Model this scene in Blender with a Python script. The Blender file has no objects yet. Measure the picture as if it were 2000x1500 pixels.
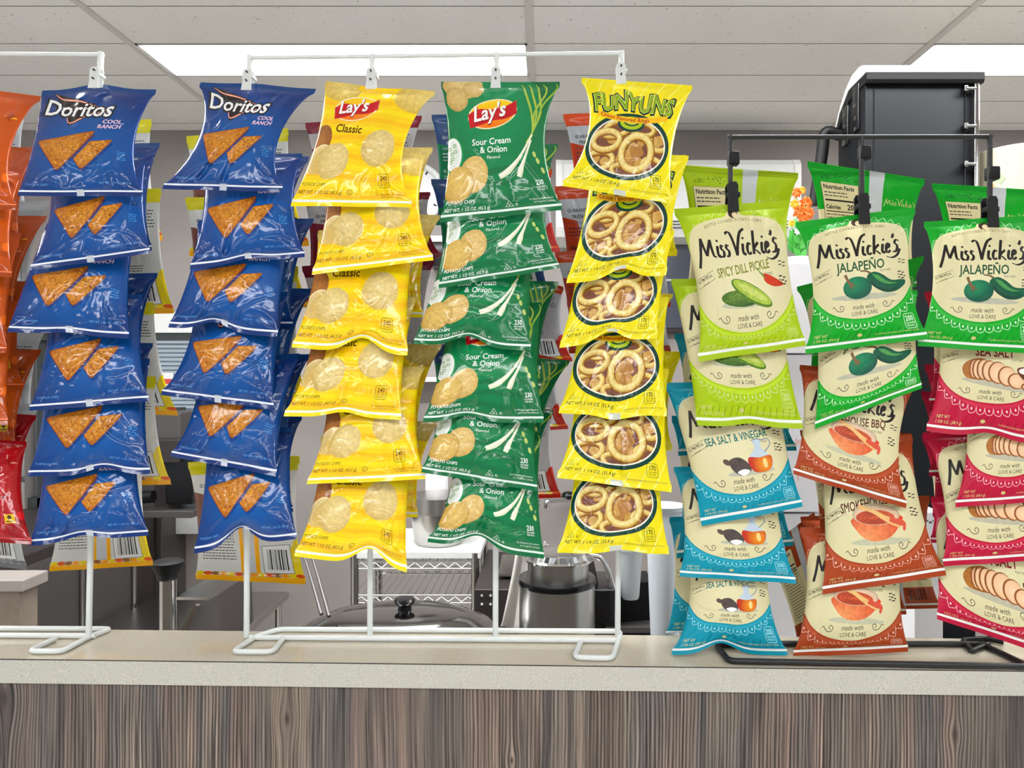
import bpy, bmesh, math, random
import numpy as np
from mathutils import Vector
from mathutils.geometry import delaunay_2d_cdt

C = bpy.context.scene
COL = C.collection

# ------------------------------------------------------------------ camera
F, CX, CY, CZ = 1450.0, 1070.0, 720.0, 1.50      # focal length and vanishing point in px of a 2000x1500 frame
cam_d = bpy.data.cameras.new('camera')
cam = bpy.data.objects.new('camera', cam_d)
COL.objects.link(cam)
cam.location = (0, 0, CZ)
cam.rotation_euler = (math.pi / 2, 0, 0)
cam_d.sensor_width = 36.0
cam_d.lens = 36.0 * F / 2000.0
cam_d.shift_x = -(CX - 1000.0) / 2000.0
cam_d.shift_y = (CY - 750.0) / 2000.0
cam_d.clip_start = 0.05
C.camera = cam

# ------------------------------------------------------------------ world and exposure
W = bpy.data.worlds.new('world')
C.world = W
W.use_nodes = True
wn = W.node_tree.nodes
wn['Background'].inputs[0].default_value = (0.86, 0.93, 1.0, 1)
wn['Background'].inputs[1].default_value = 0.6
C.view_settings.view_transform = 'Standard'
C.view_settings.look = 'None'
C.view_settings.exposure = -0.18
C.view_settings.gamma = 1.0
C.view_settings.use_curve_mapping = False
PANEL_STRENGTH = 17.5 # the ceiling troffers


# ------------------------------------------------------------------ helpers
def lin(v):
    v = v / 255.0
    return v / 12.92 if v <= 0.04045 else ((v + 0.055) / 1.055) ** 2.4


def rgb(r, g, b):
    return (lin(r), lin(g), lin(b))


def at(px, py, d):
    """the point that photo pixel (px, py) shows at distance d in front of the camera"""
    return Vector(((px - CX) / F * d, d, CZ - (py - CY) / F * d))


def on_z(px, py, z):
    d = (CZ - z) * F / (py - CY)
    return at(px, py, d)


def tag(o, label=None, cat=None, group=None, kind=None):
    if label: o['label'] = label
    if cat: o['category'] = cat
    if group: o['group'] = group
    if kind: o['kind'] = kind
    return o


def thing(name, loc, label, cat, group=None):
    o = bpy.data.objects.new(name, None)
    o.empty_display_size = 0.05
    COL.objects.link(o)
    o.location = loc
    return tag(o, label, cat, group)


MATS = {}


def mat(name, col, rough=0.5, metal=0.0, coat=0.0, var=0.06, scale=30.0, bump=0.0, trans=0.0, emit=None, estr=0.0, alpha=1.0):
    if name in MATS: return MATS[name]
    m = bpy.data.materials.new(name)
    m.use_nodes = True
    nt = m.node_tree
    b = nt.nodes['Principled BSDF']
    tc = nt.nodes.new('ShaderNodeTexCoord')
    no = nt.nodes.new('ShaderNodeTexNoise')
    no.inputs['Scale'].default_value = scale
    no.inputs['Detail'].default_value = 3
    nt.links.new(tc.outputs['Object'], no.inputs['Vector'])
    mr = nt.nodes.new('ShaderNodeMapRange')
    mr.inputs['To Min'].default_value = 1 - var
    mr.inputs['To Max'].default_value = 1 + var
    nt.links.new(no.outputs['Fac'], mr.inputs['Value'])
    mx = nt.nodes.new('ShaderNodeVectorMath')
    mx.operation = 'SCALE'
    mx.inputs[0].default_value = col
    nt.links.new(mr.outputs['Result'], mx.inputs['Scale'])
    nt.links.new(mx.outputs['Vector'], b.inputs['Base Color'])
    b.inputs['Roughness'].default_value = rough
    b.inputs['Metallic'].default_value = metal
    b.inputs['Coat Weight'].default_value = coat
    b.inputs['Coat Roughness'].default_value = 0.05
    b.inputs['Transmission Weight'].default_value = trans
    if alpha < 1: b.inputs['Alpha'].default_value = alpha
    if emit:
        b.inputs['Emission Color'].default_value = (*emit, 1)
        b.inputs['Emission Strength'].default_value = estr
    if bump:
        bp = nt.nodes.new('ShaderNodeBump')
        bp.inputs['Strength'].default_value = bump
        bp.inputs['Distance'].default_value = 0.002
        nt.links.new(no.outputs['Fac'], bp.inputs['Height'])
        nt.links.new(bp.outputs['Normal'], b.inputs['Normal'])
    MATS[name] = m
    return m


class MB:
    """collects shapes, then links them as ONE mesh object"""
    def __init__(s):
        s.v, s.f = [], []

    def add(s, vs, fs):
        k = len(s.v)
        s.v += [tuple(v) for v in vs]
        s.f += [tuple(i + k for i in f) for f in fs]
        return s

    def box(s, a, b, bev=0.0):
        (x0, y0, z0), (x1, y1, z1) = a, b
        if bev <= 0:
            return s.add([(x0, y0, z0), (x1, y0, z0), (x1, y1, z0), (x0, y1, z0), (x0, y0, z1), (x1, y0, z1), (x1, y1, z1), (x0, y1, z1)],
                         [(3, 2, 1, 0), (4, 5, 6, 7), (0, 1, 5, 4), (1, 2, 6, 5), (2, 3, 7, 6), (3, 0, 4, 7)])
        bm = bmesh.new()
        bmesh.ops.create_cube(bm, size=1)
        for v in bm.verts:
            v.co = ((x0 + x1) / 2 + v.co.x * (x1 - x0), (y0 + y1) / 2 + v.co.y * (y1 - y0), (z0 + z1) / 2 + v.co.z * (z1 - z0))
        bmesh.ops.bevel(bm, geom=bm.edges[:], offset=bev, segments=3, profile=0.5, affect='EDGES')
        bm.verts.index_update()
        s.add([v.co[:] for v in bm.verts], [[v.index for v in f.verts] for f in bm.faces])
        bm.free()
        return s

    def prism(s, pts, off):
        """polygon pts (3-D) swept by the vector off"""
        n = len(pts)
        p2 = [tuple(Vector(p) + Vector(off)) for p in pts]
        return s.add(list(pts) + p2, [tuple(range(n))[::-1], tuple(range(n, 2 * n))] + [(i, (i + 1) % n, n + (i + 1) % n, n + i) for i in range(n)])

    def tube(s, path, r, n=10, closed=False, cap=True):
        P = [Vector(p) for p in path]
        m = len(P)
        rs = r if isinstance(r, (list, tuple)) else [r] * m
        T = []
        for i in range(m):
            a = P[i - 1] if (i > 0 or closed) else P[i]
            b = P[(i + 1) % m] if (i < m - 1 or closed) else P[i]
            T.append((b - a).normalized())
        up = Vector((0, 0, 1)) if abs(T[0].z) < 0.9 else Vector((1, 0, 0))
        nrm = T[0].cross(up).normalized()
        vs, fs = [], []
        for i in range(m):
            nrm = (nrm - T[i] * nrm.dot(T[i])).normalized()
            bn = T[i].cross(nrm)
            for k in range(n):
                a = 2 * math.pi * k / n
                vs.append(P[i] + (nrm * math.cos(a) + bn * math.sin(a)) * rs[i])
        for i in range(m if closed else m - 1):
            for k in range(n):
                j = (i + 1) % m
                fs.append((i * n + k, i * n + (k + 1) % n, j * n + (k + 1) % n, j * n + k))
        if cap and not closed:
            fs.append(tuple(range(n))[::-1])
            fs.append(tuple(range((m - 1) * n, m * n)))
        return s.add(vs, fs)

    def lathe(s, prof, c, n=40, sx=1.0, sy=1.0):
        """profile [(r, z)] turned about the vertical through c"""
        vs, fs = [], []
        m = len(prof)
        for r, z in prof:
            for k in range(n):
                a = 2 * math.pi * k / n
                vs.append((c[0] + r * math.cos(a) * sx, c[1] + r * math.sin(a) * sy, c[2] + z))
        for i in range(m - 1):
            for k in range(n):
                fs.append((i * n + k, i * n + (k + 1) % n, (i + 1) * n + (k + 1) % n, (i + 1) * n + k))
        fs.append(tuple(range(n))[::-1])
        fs.append(tuple(range((m - 1) * n, m * n)))
        return s.add(vs, fs)

    def build(s, name, m, parent=None, smooth=None, label=None):
        me = bpy.data.meshes.new(name)
        off = Vector(parent.location) if parent and parent.parent is None else (Vector(parent.parent.location) if parent else Vector((0, 0, 0)))
        if parent and parent.type != 'EMPTY' and parent.parent is None: off = Vector((0, 0, 0))
        me.from_pydata([tuple(Vector(v) - off) for v in s.v], [], s.f)
        bm = bmesh.new(); bm.from_mesh(me)
        bmesh.ops.recalc_face_normals(bm, faces=bm.faces)
        bm.to_mesh(me); bm.free()
        if m is not None: me.materials.append(m)
        if smooth is not None:
            me.shade_smooth() if hasattr(me, 'shade_smooth') else me.polygons.foreach_set('use_smooth', [True] * len(me.polygons))
            if smooth < 180: me.set_sharp_from_angle(angle=math.radians(smooth))
        o = bpy.data.objects.new(name, me)
        COL.objects.link(o)
        if parent: o.parent = parent
        if label: o['label'] = label
        return o


def fillet(pts, r, n=5, closed=False):
    """rounds the corners of a polyline"""
    P = [Vector(p) for p in pts]
    out = []
    m = len(P)
    for i in range(m):
        if not closed and i in (0, m - 1):
            out.append(P[i]); continue
        a, b, c = P[i - 1], P[i], P[(i + 1) % m]
        rr = min(r, (a - b).length * 0.45, (c - b).length * 0.45)
        p, q = b + (a - b).normalized() * rr, b + (c - b).normalized() * rr
        for k in range(n + 1):
            t = k / n
            out.append(p * (1 - t) ** 2 + b * 2 * t * (1 - t) + q * t * t)
    return out

# ------------------------------------------------------------------ the room
HC = 1.15                                          # ceiling above the camera
ZC = CZ + HC
WALL_Y = 3.586
Y0, X0, X1 = -4.2, -5.0, 5.0


def nodes_mat(name):
    m = bpy.data.materials.new(name)
    m.use_nodes = True
    nt = m.node_tree
    return m, nt, nt.nodes['Principled BSDF']


def mk(nt, kind, **kw):
    n = nt.nodes.new(kind)
    for k, v in kw.items():
        if k in n.inputs: n.inputs[k].default_value = v
        else: setattr(n, k, v)
    return n


def ramp(nt, stops):
    n = nt.nodes.new('ShaderNodeValToRGB')
    e = n.color_ramp.elements
    while len(e) < len(stops): e.new(0.5)
    for i, (p, c) in enumerate(stops):
        e[i].position = p
        e[i].color = (*c, 1)
    return n


def ceiling_material():
    m, nt, b = nodes_mat('acoustic_tile')
    tc = mk(nt, 'ShaderNodeTexCoord')
    # short fissures and pin holes
    mp = mk(nt, 'ShaderNodeMapping'); mp.inputs['Scale'].default_value = (75, 62, 1)
    nt.links.new(tc.outputs['Object'], mp.inputs['Vector'])
    no = mk(nt, 'ShaderNodeTexNoise', Scale=1.0, Detail=3.0, Roughness=0.65, Distortion=1.2)
    nt.links.new(mp.outputs['Vector'], no.inputs['Vector'])
    r = ramp(nt, [(0.27, rgb(150, 146, 140)), (0.355, rgb(238, 236, 232))])
    nt.links.new(no.outputs['Fac'], r.inputs['Fac'])
    no2 = mk(nt, 'ShaderNodeTexNoise', Scale=1.3, Detail=2.0)
    nt.links.new(tc.outputs['Object'], no2.inputs['Vector'])
    r2 = ramp(nt, [(0.3, (0.90, 0.89, 0.87)), (0.7, (1, 1, 1))])
    nt.links.new(no2.outputs['Fac'], r2.inputs['Fac'])
    mx = mk(nt, 'ShaderNodeMix', data_type='RGBA', blend_type='MULTIPLY'); mx.inputs[0].default_value = 1
    nt.links.new(r.outputs[0], mx.inputs[6]); nt.links.new(r2.outputs[0], mx.inputs[7])
    nt.links.new(mx.outputs[2], b.inputs['Base Color'])
    b.inputs['Roughness'].default_value = 0.9
    bp = mk(nt, 'ShaderNodeBump', Strength=0.25, Distance=0.003)
    nt.links.new(no.outputs['Fac'], bp.inputs['Height']); nt.links.new(bp.outputs['Normal'], b.inputs['Normal'])
    return m


def wall_material(name, col, spec=0.3):
    m, nt, b = nodes_mat(name)
    tc = mk(nt, 'ShaderNodeTexCoord')
    no = mk(nt, 'ShaderNodeTexNoise', Scale=4.0, Detail=6.0)
    nt.links.new(tc.outputs['Object'], no.inputs['Vector'])
    r = ramp(nt, [(0.3, tuple(c * 0.93 for c in col)), (0.7, tuple(c * 1.05 for c in col))])
    nt.links.new(no.outputs['Fac'], r.inputs['Fac'])
    nt.links.new(r.outputs[0], b.inputs['Base Color'])
    b.inputs['Roughness'].default_value = 0.6
    no3 = mk(nt, 'ShaderNodeTexNoise', Scale=220.0, Detail=2.0)
    nt.links.new(tc.outputs['Object'], no3.inputs['Vector'])
    bp = mk(nt, 'ShaderNodeBump', Strength=0.08, Distance=0.002)
    nt.links.new(no3.outputs['Fac'], bp.inputs['Height']); nt.links.new(bp.outputs['Normal'], b.inputs['Normal'])
    return m


M_ceil = ceiling_material()
M_tee = mat('painted_tee', rgb(205, 202, 196), 0.5, var=0.03)
M_wall = wall_material('wall_paint', rgb(148, 140, 136))
YL = [2.355 - 0.2838 * k for k in range(1, 24)][::-1] + [2.355, 2.626, 2.910, 3.194, 3.480]   # tile lines across the room
XT = [-1.473 + 1.412 * k for k in range(-2, 5)]                                             # main tees along the room
TROFF = [(x, y) for y in (2.626,) for x in (1, 3)]
# troffer cells: (tee index, line y0, y1)
cells = [(2, 2.626, 2.910), (4, 2.626, 2.910)]
for k, yy in enumerate((1.50, -0.77, -3.0)):         # unseen rows, added to light the bags and the ceiling
    j = min(range(len(YL)), key=lambda i: abs(YL[i] - yy))
    for xi in (1, 2, 3, 4):
        cells.append((xi, YL[j], YL[j + 1]))

mb = MB()
ys = [Y0] + [y for y in YL if y > Y0] + [WALL_Y]
xs = [X0] + XT + [X1]
for i in range(len(xs) - 1):
    for j in range(len(ys) - 1):
        xa, xb, ya, yb = xs[i], xs[i + 1], ys[j], ys[j + 1]
        if xb <= xa: continue
        if any(abs(XT[c[0]] - xa) < 1e-6 and abs(c[1] - ya) < 1e-4 for c in cells): continue
        g = 0.0016
        # a scored panel: face, four small bevels into the joint
        mb.add([(xa, ya, ZC + .004), (xb, ya, ZC + .004), (xb, yb, ZC + .004), (xa, yb, ZC + .004),
                (xa + g, ya + g, ZC), (xb - g, ya + g, ZC), (xb - g, yb - g, ZC), (xa + g, yb - g, ZC)],
               [(4, 7, 6, 5), (0, 4, 5, 1), (1, 5, 6, 2), (2, 6, 7, 3), (3, 7, 4, 0)])
tag(mb.build('ceiling', M_ceil), kind='structure')
for k, x in enumerate(XT):
    t = MB().box((x - .012, Y0, ZC - .006), (x + .012, WALL_Y, ZC + .002)).build('trim_%d' % (k + 1), M_tee)
    tag(t, kind='structure')
for k, y in enumerate(YL + [WALL_Y - .002]):           # dark joints between the panel rows
    if y > Y0: tag(MB().box((X0, y - .0018, ZC - .0006), (X1, y + .0018, ZC + .003)).build('trim_%d' % (k + 20), mat('dark_joint', rgb(92, 90, 86), 0.7)), kind='structure')
M_diff = mat('troffer_diffuser', (0.9, 0.9, 0.9), 0.4, emit=(0.96, 0.98, 1.0), estr=PANEL_STRENGTH, var=0.01)
M_diff2 = mat('added_kitchen_diffuser', (0.9, 0.9, 0.9), 0.4, emit=(0.96, 0.98, 1.0), estr=PANEL_STRENGTH * 2.0, var=0.01)  # added unseen row behind the counter, brighter to lift the ceiling by bounce
M_dark = mat('dark_joint', rgb(70, 68, 66), 0.7)
for k, (xi, ya, yb) in enumerate(cells):
    xa, xb = XT[xi] + .012, XT[xi] + 1.412 - .012
    lab = {0: 'long white glowing ceiling light panel above the blue and yellow chip bag columns',
           1: 'white glowing ceiling light panel at the upper right, above the black dispenser tower'}.get(k, 'unseen white ceiling light panel, added to light the bags and ceiling')
    t = thing('ceiling_light', ((xa + xb) / 2, (ya + yb) / 2, ZC), lab, 'ceiling light', 'ceiling light panels')
    f = MB()
    for a, b_ in (((xa, ya, ZC - .004), (xb, ya + .008, ZC + .03)), ((xa, yb - .008, ZC - .004), (xb, yb, ZC + .03)),
                  ((xa, ya, ZC - .004), (xa + .008, yb, ZC + .03)), ((xb - .008, ya, ZC - .004), (xb, yb, ZC + .03))):
        f.box(a, b_)
    f.build('frame', M_tee, t)
    MB().box((xa + .008, ya + .008, ZC + .006), (xb - .008, yb - .008, ZC + .012)).build('diffuser', M_diff2 if 1.0 < ya < 2.0 else M_diff, t)

# back wall with the window opening
wx0, wx1 = at(48, 0, WALL_Y).x, at(398, 0, WALL_Y).x
wz1, wz0 = at(0, 634, WALL_Y).z, at(0, 994, WALL_Y).z
mb = MB()
mb.box((X0, WALL_Y, 0), (wx0, WALL_Y + .12, ZC)).box((wx1, WALL_Y, 0), (X1, WALL_Y + .12, ZC))
mb.box((wx0, WALL_Y, 0), (wx1, WALL_Y + .12, wz0)).box((wx0, WALL_Y, wz1), (wx1, WALL_Y + .12, ZC))
tag(mb.build('wall_back', M_wall), kind='structure')
M_floor = wall_material('floor_vinyl', rgb(214, 208, 198))
tag(MB().box((X0 - .1, Y0, -.05), (X1 + .1, WALL_Y + .12, 0)).build('floor', M_floor), kind='structure')
M_white = mat('white_paint', rgb(226, 226, 222), 0.45)
M_winf = mat('dark_window_frame', rgb(52, 58, 58), 0.4)
win = thing('window_1', ((wx0 + wx1) / 2, WALL_Y, wz0), 'window with blinds behind the blue chip bags', 'window')
tag(win, kind='structure')
f = MB()
f.box((wx0, WALL_Y - .01, wz1 - .075), (wx1, WALL_Y + .1, wz1 - .04)).box((wx0, WALL_Y + .02, wz0), (wx1, WALL_Y + .08, wz0 + .05))
xm = at(75, 0, WALL_Y).x
f.box((xm - .02, WALL_Y + .02, wz0), (xm + .02, WALL_Y + .08, wz1)).box((wx1 - .03, WALL_Y + .02, wz0), (wx1, WALL_Y + .08, wz1))
f.build('window_frame', M_winf, win)
MB().box((wx0, WALL_Y - .02, wz1 - .04), (wx1, WALL_Y + .02, wz1 + .06)).build('window_head', M_white, win)
M_marble = mat('pale_marble', rgb(228, 228, 226), 0.3, var=0.12, scale=14)
MB().box((wx0, WALL_Y - .10, wz0 - .10), (wx1 + .05, WALL_Y + .02, wz0), .004).build('window_sill', M_marble, win)
M_glass = mat('window_glass', (0.95, 1, 0.98), 0.02, trans=1.0)
MB().box((wx0, WALL_Y + .07, wz0), (wx1, WALL_Y + .074, wz1)).build('pane', M_glass, win)
M_blind = mat('blind_slat', rgb(206, 224, 240), 0.5, trans=0.35)
sl = MB()
z = wz1 - .09
while z > wz0 + .22:
    sl.prism([(xm + .03, WALL_Y + .015, z), (wx1 - .01, WALL_Y + .015, z), (wx1 - .01, WALL_Y + .034, z - .008), (xm + .03, WALL_Y + .034, z - .008)], (0, .0008, .0012))
    z -= .021
bl = sl.build('window_blind', M_blind, win)

# ------------------------------------------------------------------ the counter
ZT = 1.062                                          # worktop height
e0, e1 = on_z(-500, 1281, ZT), on_z(2500, 1316, ZT)  # front edge of the worktop
dirx = (e1 - e0).normalized()
dirb = Vector((-dirx.y, dirx.x, 0))                 # towards the back


def cp(s, back, z):
    """a point of the counter: s along, back from the front edge, height z"""
    p = e0.lerp(e1, s) + dirb * back
    return (p.x, p.y, z)


TH = 0.0365
depth_c = 0.128


def counter_top_material(name, stops, rough):
    m, nt, b = nodes_mat(name)
    tc = mk(nt, 'ShaderNodeTexCoord')
    a = mk(nt, 'ShaderNodeTexNoise', Scale=620.0, Detail=2.0, Roughness=0.6)
    nt.links.new(tc.outputs['Object'], a.inputs['Vector'])
    r = ramp(nt, stops)
    nt.links.new(a.outputs['Fac'], r.inputs['Fac'])
    nt.links.new(r.outputs[0], b.inputs['Base Color'])
    b.inputs['Roughness'].default_value = rough
    b.inputs['Specular IOR Level'].default_value = 0.6
    return m


def barn_wood_material():
    m, nt, b = nodes_mat('weathered_wood_laminate')
    tc = mk(nt, 'ShaderNodeTexCoord')
    sep = mk(nt, 'ShaderNodeSeparateXYZ')
    nt.links.new(tc.outputs['Object'], sep.inputs[0])
    # slow sideways drift makes the grain wander, knots push it aside
    mpw = mk(nt, 'ShaderNodeMapping'); mpw.inputs['Scale'].default_value = (7, 1, 3.2)
    nt.links.new(tc.outputs['Object'], mpw.inputs['Vector'])
    wob = mk(nt, 'ShaderNodeTexNoise', Scale=1.0, Detail=2.0)
    nt.links.new(mpw.outputs['Vector'], wob.inputs['Vector'])
    ws = mk(nt, 'ShaderNodeMath', operation='MULTIPLY_ADD'); ws.inputs[1].default_value = 0.016
    nt.links.new(wob.outputs['Fac'], ws.inputs[0])
    # knots: the growth lines bow out around them
    xcur, core = sep.outputs[0], None
    def mth(op, a, b=None, c=None):
        n = mk(nt, 'ShaderNodeMath', operation=op)
        for i, v in enumerate((a, b, c)):
            if v is None: continue
            if isinstance(v, (int, float)): n.inputs[i].default_value = v
            else: nt.links.new(v, n.inputs[i])
        return n.outputs[0]
    for (kpx, kpy, sg) in ((560, 1405, .014), (-6, 1372, .030), (1846, 1418, .012), (1000, 1480, .010)):
        kp = on_z(kpx, 1340, ZT - TH)
        kz = CZ - (kpy - CY) / F * kp.y
        lx = kp.x - CBX
        dx, dz = mth('SUBTRACT', xcur, lx), mth('SUBTRACT', sep.outputs[2], kz)
        r2_ = mth('ADD', mth('POWER', mth('ABSOLUTE', dx), 2.0), mth('MULTIPLY', mth('POWER', mth('ABSOLUTE', dz), 2.0), .22))
        e = mth('EXPONENT', mth('MULTIPLY', r2_, -1.0 / sg ** 2))
        xcur = mth('SUBTRACT', xcur, mth('MULTIPLY', mth('MULTIPLY', dx, e), .86))
        e2 = mth('EXPONENT', mth('MULTIPLY', r2_, -1.0 / (sg * .28) ** 2))
        core = e2 if core is None else mth('MAXIMUM', core, e2)
    nt.links.new(xcur, ws.inputs[2])
    cmb = mk(nt, 'ShaderNodeCombineXYZ')
    nt.links.new(ws.outputs[0], cmb.inputs[0]); nt.links.new(sep.outputs[2], cmb.inputs[2])

    def streak(sx, sz, det, rough=0.6):
        mp = mk(nt, 'ShaderNodeMapping'); mp.inputs['Scale'].default_value = (sx, 1, sz)
        nt.links.new(cmb.outputs[0], mp.inputs['Vector'])
        n = mk(nt, 'ShaderNodeTexNoise', Scale=1.0, Detail=det, Roughness=rough)
        nt.links.new(mp.outputs['Vector'], n.inputs['Vector'])
        return n.outputs['Fac']
    fine = streak(330, 4.0, 4)
    mid = streak(60, 1.2, 3)
    board = streak(9, 0.3, 1)
    # regular growth lines, whose strength differs from board to board
    wv = mk(nt, 'ShaderNodeTexWave', wave_type='BANDS', bands_direction='X', wave_profile='SIN')
    wv.inputs['Scale'].default_value = 58; wv.inputs['Distortion'].default_value = 4.5
    wv.inputs['Detail'].default_value = 2.0; wv.inputs['Detail Scale'].default_value = 1.4
    mpv = mk(nt, 'ShaderNodeMapping'); mpv.inputs['Scale'].default_value = (1, 1, 0.05)
    nt.links.new(cmb.outputs[0], mpv.inputs['Vector']); nt.links.new(mpv.outputs[0], wv.inputs['Vector'])
    r0 = ramp(nt, [(0.28, rgb(82, 75, 72)), (0.40, rgb(112, 103, 96)), (0.47, rgb(122, 106, 98)), (0.54, rgb(96, 92, 90)), (0.62, rgb(132, 120, 110)), (0.74, rgb(104, 92, 84))])
    nt.links.new(board, r0.inputs['Fac'])
    r1 = ramp(nt, [(0.36, (0.16, 0.14, 0.14)), (0.45, (0.75, 0.74, 0.74)), (0.56, (1.0, 1.0, 1.0)), (0.66, (1.7, 1.66, 1.6))])
    nt.links.new(fine, r1.inputs['Fac'])
    r2 = ramp(nt, [(0.33, (0.40, 0.37, 0.36)), (0.44, (.95, .95, .95)), (0.68, (1.3, 1.24, 1.18))])
    nt.links.new(mid, r2.inputs['Fac'])
    r3 = ramp(nt, [(0.0, (0.24, 0.22, 0.22)), (0.22, (.85, .85, .85)), (0.8, (1.15, 1.14, 1.12)), (1.0, (1.5, 1.46, 1.4))])
    nt.links.new(wv.outputs['Fac'], r3.inputs['Fac'])
    amt = ramp(nt, [(0.38, (0.2, 0.2, 0.2)), (0.52, (1.0, 1.0, 1.0))])
    nt.links.new(streak(5, 0.4, 1), amt.inputs['Fac'])
    cur = r0.outputs[0]
    for o, fac in ((r1.outputs[0], 1.0), (r2.outputs[0], 1.0), (r3.outputs[0], amt.outputs[0])):
        mx = mk(nt, 'ShaderNodeMix', data_type='RGBA', blend_type='MULTIPLY')
        if isinstance(fac, float): mx.inputs[0].default_value = fac
        else: nt.links.new(fac, mx.inputs[0])
        nt.links.new(cur, mx.inputs[6]); nt.links.new(o, mx.inputs[7])
        cur = mx.outputs[2]
    mk_ = mk(nt, 'ShaderNodeMix', data_type='RGBA'); nt.links.new(core, mk_.inputs[0]); nt.links.new(cur, mk_.inputs[6]); mk_.inputs[7].default_value = (*rgb(58, 48, 44), 1)
    nt.links.new(mk_.outputs[2], b.inputs['Base Color'])
    b.inputs['Roughness'].default_value = 0.55
    bp = mk(nt, 'ShaderNodeBump', Strength=0.3, Distance=0.0008)
    nt.links.new(fine, bp.inputs['Height']); nt.links.new(bp.outputs['Normal'], b.inputs['Normal'])
    return m


CBX = cp(.5, .06, 0)[0]
M_top = counter_top_material('speckled_laminate', [(0.30, rgb(168, 165, 154)), (0.45, rgb(190, 188, 178)), (0.62, rgb(198, 196, 186)), (0.74, rgb(218, 216, 208))], .25)
M_work = counter_top_material('polished_laminate', [(0.30, rgb(186, 176, 156)), (0.45, rgb(198, 188, 169)), (0.62, rgb(202, 193, 175)), (0.74, rgb(210, 202, 186))], .07)
M_wood = barn_wood_material()
M_seam = mat('dark_seam', rgb(60, 56, 52), 0.6)
ct = thing('countertop', cp(.5, .06, ZT - TH), 'pale speckled laminate countertop that the chip racks stand on', 'countertop')
MB().prism([cp(0, .0012, ZT), cp(1, .0012, ZT), cp(1, depth_c, ZT), cp(0, depth_c, ZT)], (0, 0, -.0245)).build('worktop', M_work, ct)
MB().prism([cp(0, .0, ZT - .0016), cp(1, .0, ZT - .0016), cp(1, .012, ZT - .0016), cp(0, .012, ZT - .0016)], (0, 0, -TH + .0016)).build('edge_band', M_top, ct)
MB().prism([cp(0, .0006, ZT - .0002), cp(1, .0006, ZT - .0002), cp(1, .0012, ZT - .0002), cp(0, .0012, ZT - .0002)], (0, 0, -.0016)).build('edge_seam', M_seam, ct)
cb = thing('counter_base', cp(.5, .06, 0), 'weathered wood plank front panel of the counter', 'counter')
MB().prism([cp(0, .004, 0), cp(1, .004, 0), cp(1, .020, 0), cp(0, .020, 0)], (0, 0, ZT - TH)).build('wood_panel', M_wood, cb)
M_core = mat('counter_core', rgb(120, 112, 104), 0.7)
MB().prism([cp(0, .020, 0), cp(1, .020, 0), cp(1, depth_c - .01, 0), cp(0, depth_c - .01, 0)], (0, 0, ZT - .0245)).build('core', M_core, cb)

# ------------------------------------------------------------------ printed film: flat artwork that is cut into one mesh
AH = 120.0                                         # artwork is 100 wide and 120 high, y downwards


def cl(r, g, b, grain=0.0):
    v = (lin(r), lin(g), lin(b))
    y = .2126 * v[0] + .7152 * v[1] + .0722 * v[2]
    return tuple(max(.002, y + 1.14 * (x - y)) for x in v) + (grain,)   # inks are a little purer than the hazy film looks


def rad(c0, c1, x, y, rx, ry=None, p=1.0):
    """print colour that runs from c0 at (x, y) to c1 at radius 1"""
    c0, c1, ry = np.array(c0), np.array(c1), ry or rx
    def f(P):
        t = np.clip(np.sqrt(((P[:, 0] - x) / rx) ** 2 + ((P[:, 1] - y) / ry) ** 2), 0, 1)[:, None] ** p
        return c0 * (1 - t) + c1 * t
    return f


def catm(P, n=6, closed=False):
    P = np.array(P, float)
    m = len(P)
    if m < 3: return P
    out = []
    for i in range(m if closed else m - 1):
        if closed: a, b, c, d = P[(i - 1) % m], P[i], P[(i + 1) % m], P[(i + 2) % m]
        else: a, b, c, d = P[max(i - 1, 0)], P[i], P[i + 1], P[min(i + 2, m - 1)]
        for k in range(n):
            t = k / n
            out.append(0.5 * (2 * b + (c - a) * t + (2 * a - 5 * b + 4 * c - d) * t * t + (3 * b - a - 3 * c + d) * t ** 3))
    if not closed: out.append(P[-1])
    return np.array(out)


def ell(x, y, rx, ry, n=28, rot=0.0, a0=0.0, a1=360.0):
    t = np.radians(np.linspace(a0, a1, n + (0 if a1 - a0 == 360 else 1), endpoint=a1 - a0 != 360))
    c, s = math.cos(math.radians(rot)), math.sin(math.radians(rot))
    u, v = rx * np.cos(t), ry * np.sin(t)
    return np.stack([x + u * c - v * s, y + u * s + v * c], 1)


def rpoly(P, r, n=3):
    return np.array([(v.x, v.y) for v in fillet([(p[0], p[1], 0) for p in P], r, n, True)])


GLYPHS = {}


def glyph_loops(s, bold=0.0, res=2):
    """outlines of a line of text at size 1, y downwards, baseline 0"""
    key = (s, bold, res)
    if key in GLYPHS: return GLYPHS[key]
    cu = bpy.data.curves.new('text', 'FONT')
    cu.body = s
    cu.size = 1.0
    cu.offset = bold
    cu.resolution_u = res
    cu.fill_mode = 'BOTH' if cu.dimensions == '3D' else 'BOTH'
    ob = bpy.data.objects.new('text', cu)
    COL.objects.link(ob)
    dg = bpy.context.evaluated_depsgraph_get()
    dg.update()
    me = ob.evaluated_get(dg).to_mesh()
    cnt = {}
    for p in me.polygons:
        for a, b in p.edge_keys:
            cnt[(a, b)] = cnt.get((a, b), 0) + 1
    E = [k for k, c in cnt.items() if c == 1]
    V = np.array([(v.co.x, -v.co.y) for v in me.vertices]) if len(me.vertices) else np.zeros((0, 2))
    seg = np.array([[V[a], V[b]] for a, b in E]) if E else np.zeros((0, 2, 2))
    ob.evaluated_get(dg).to_mesh_clear()
    bpy.data.objects.remove(ob); bpy.data.curves.remove(cu)
    wdt = V[:, 0].max() if len(V) else 0
    GLYPHS[key] = (seg, wdt)
    return GLYPHS[key]


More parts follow.
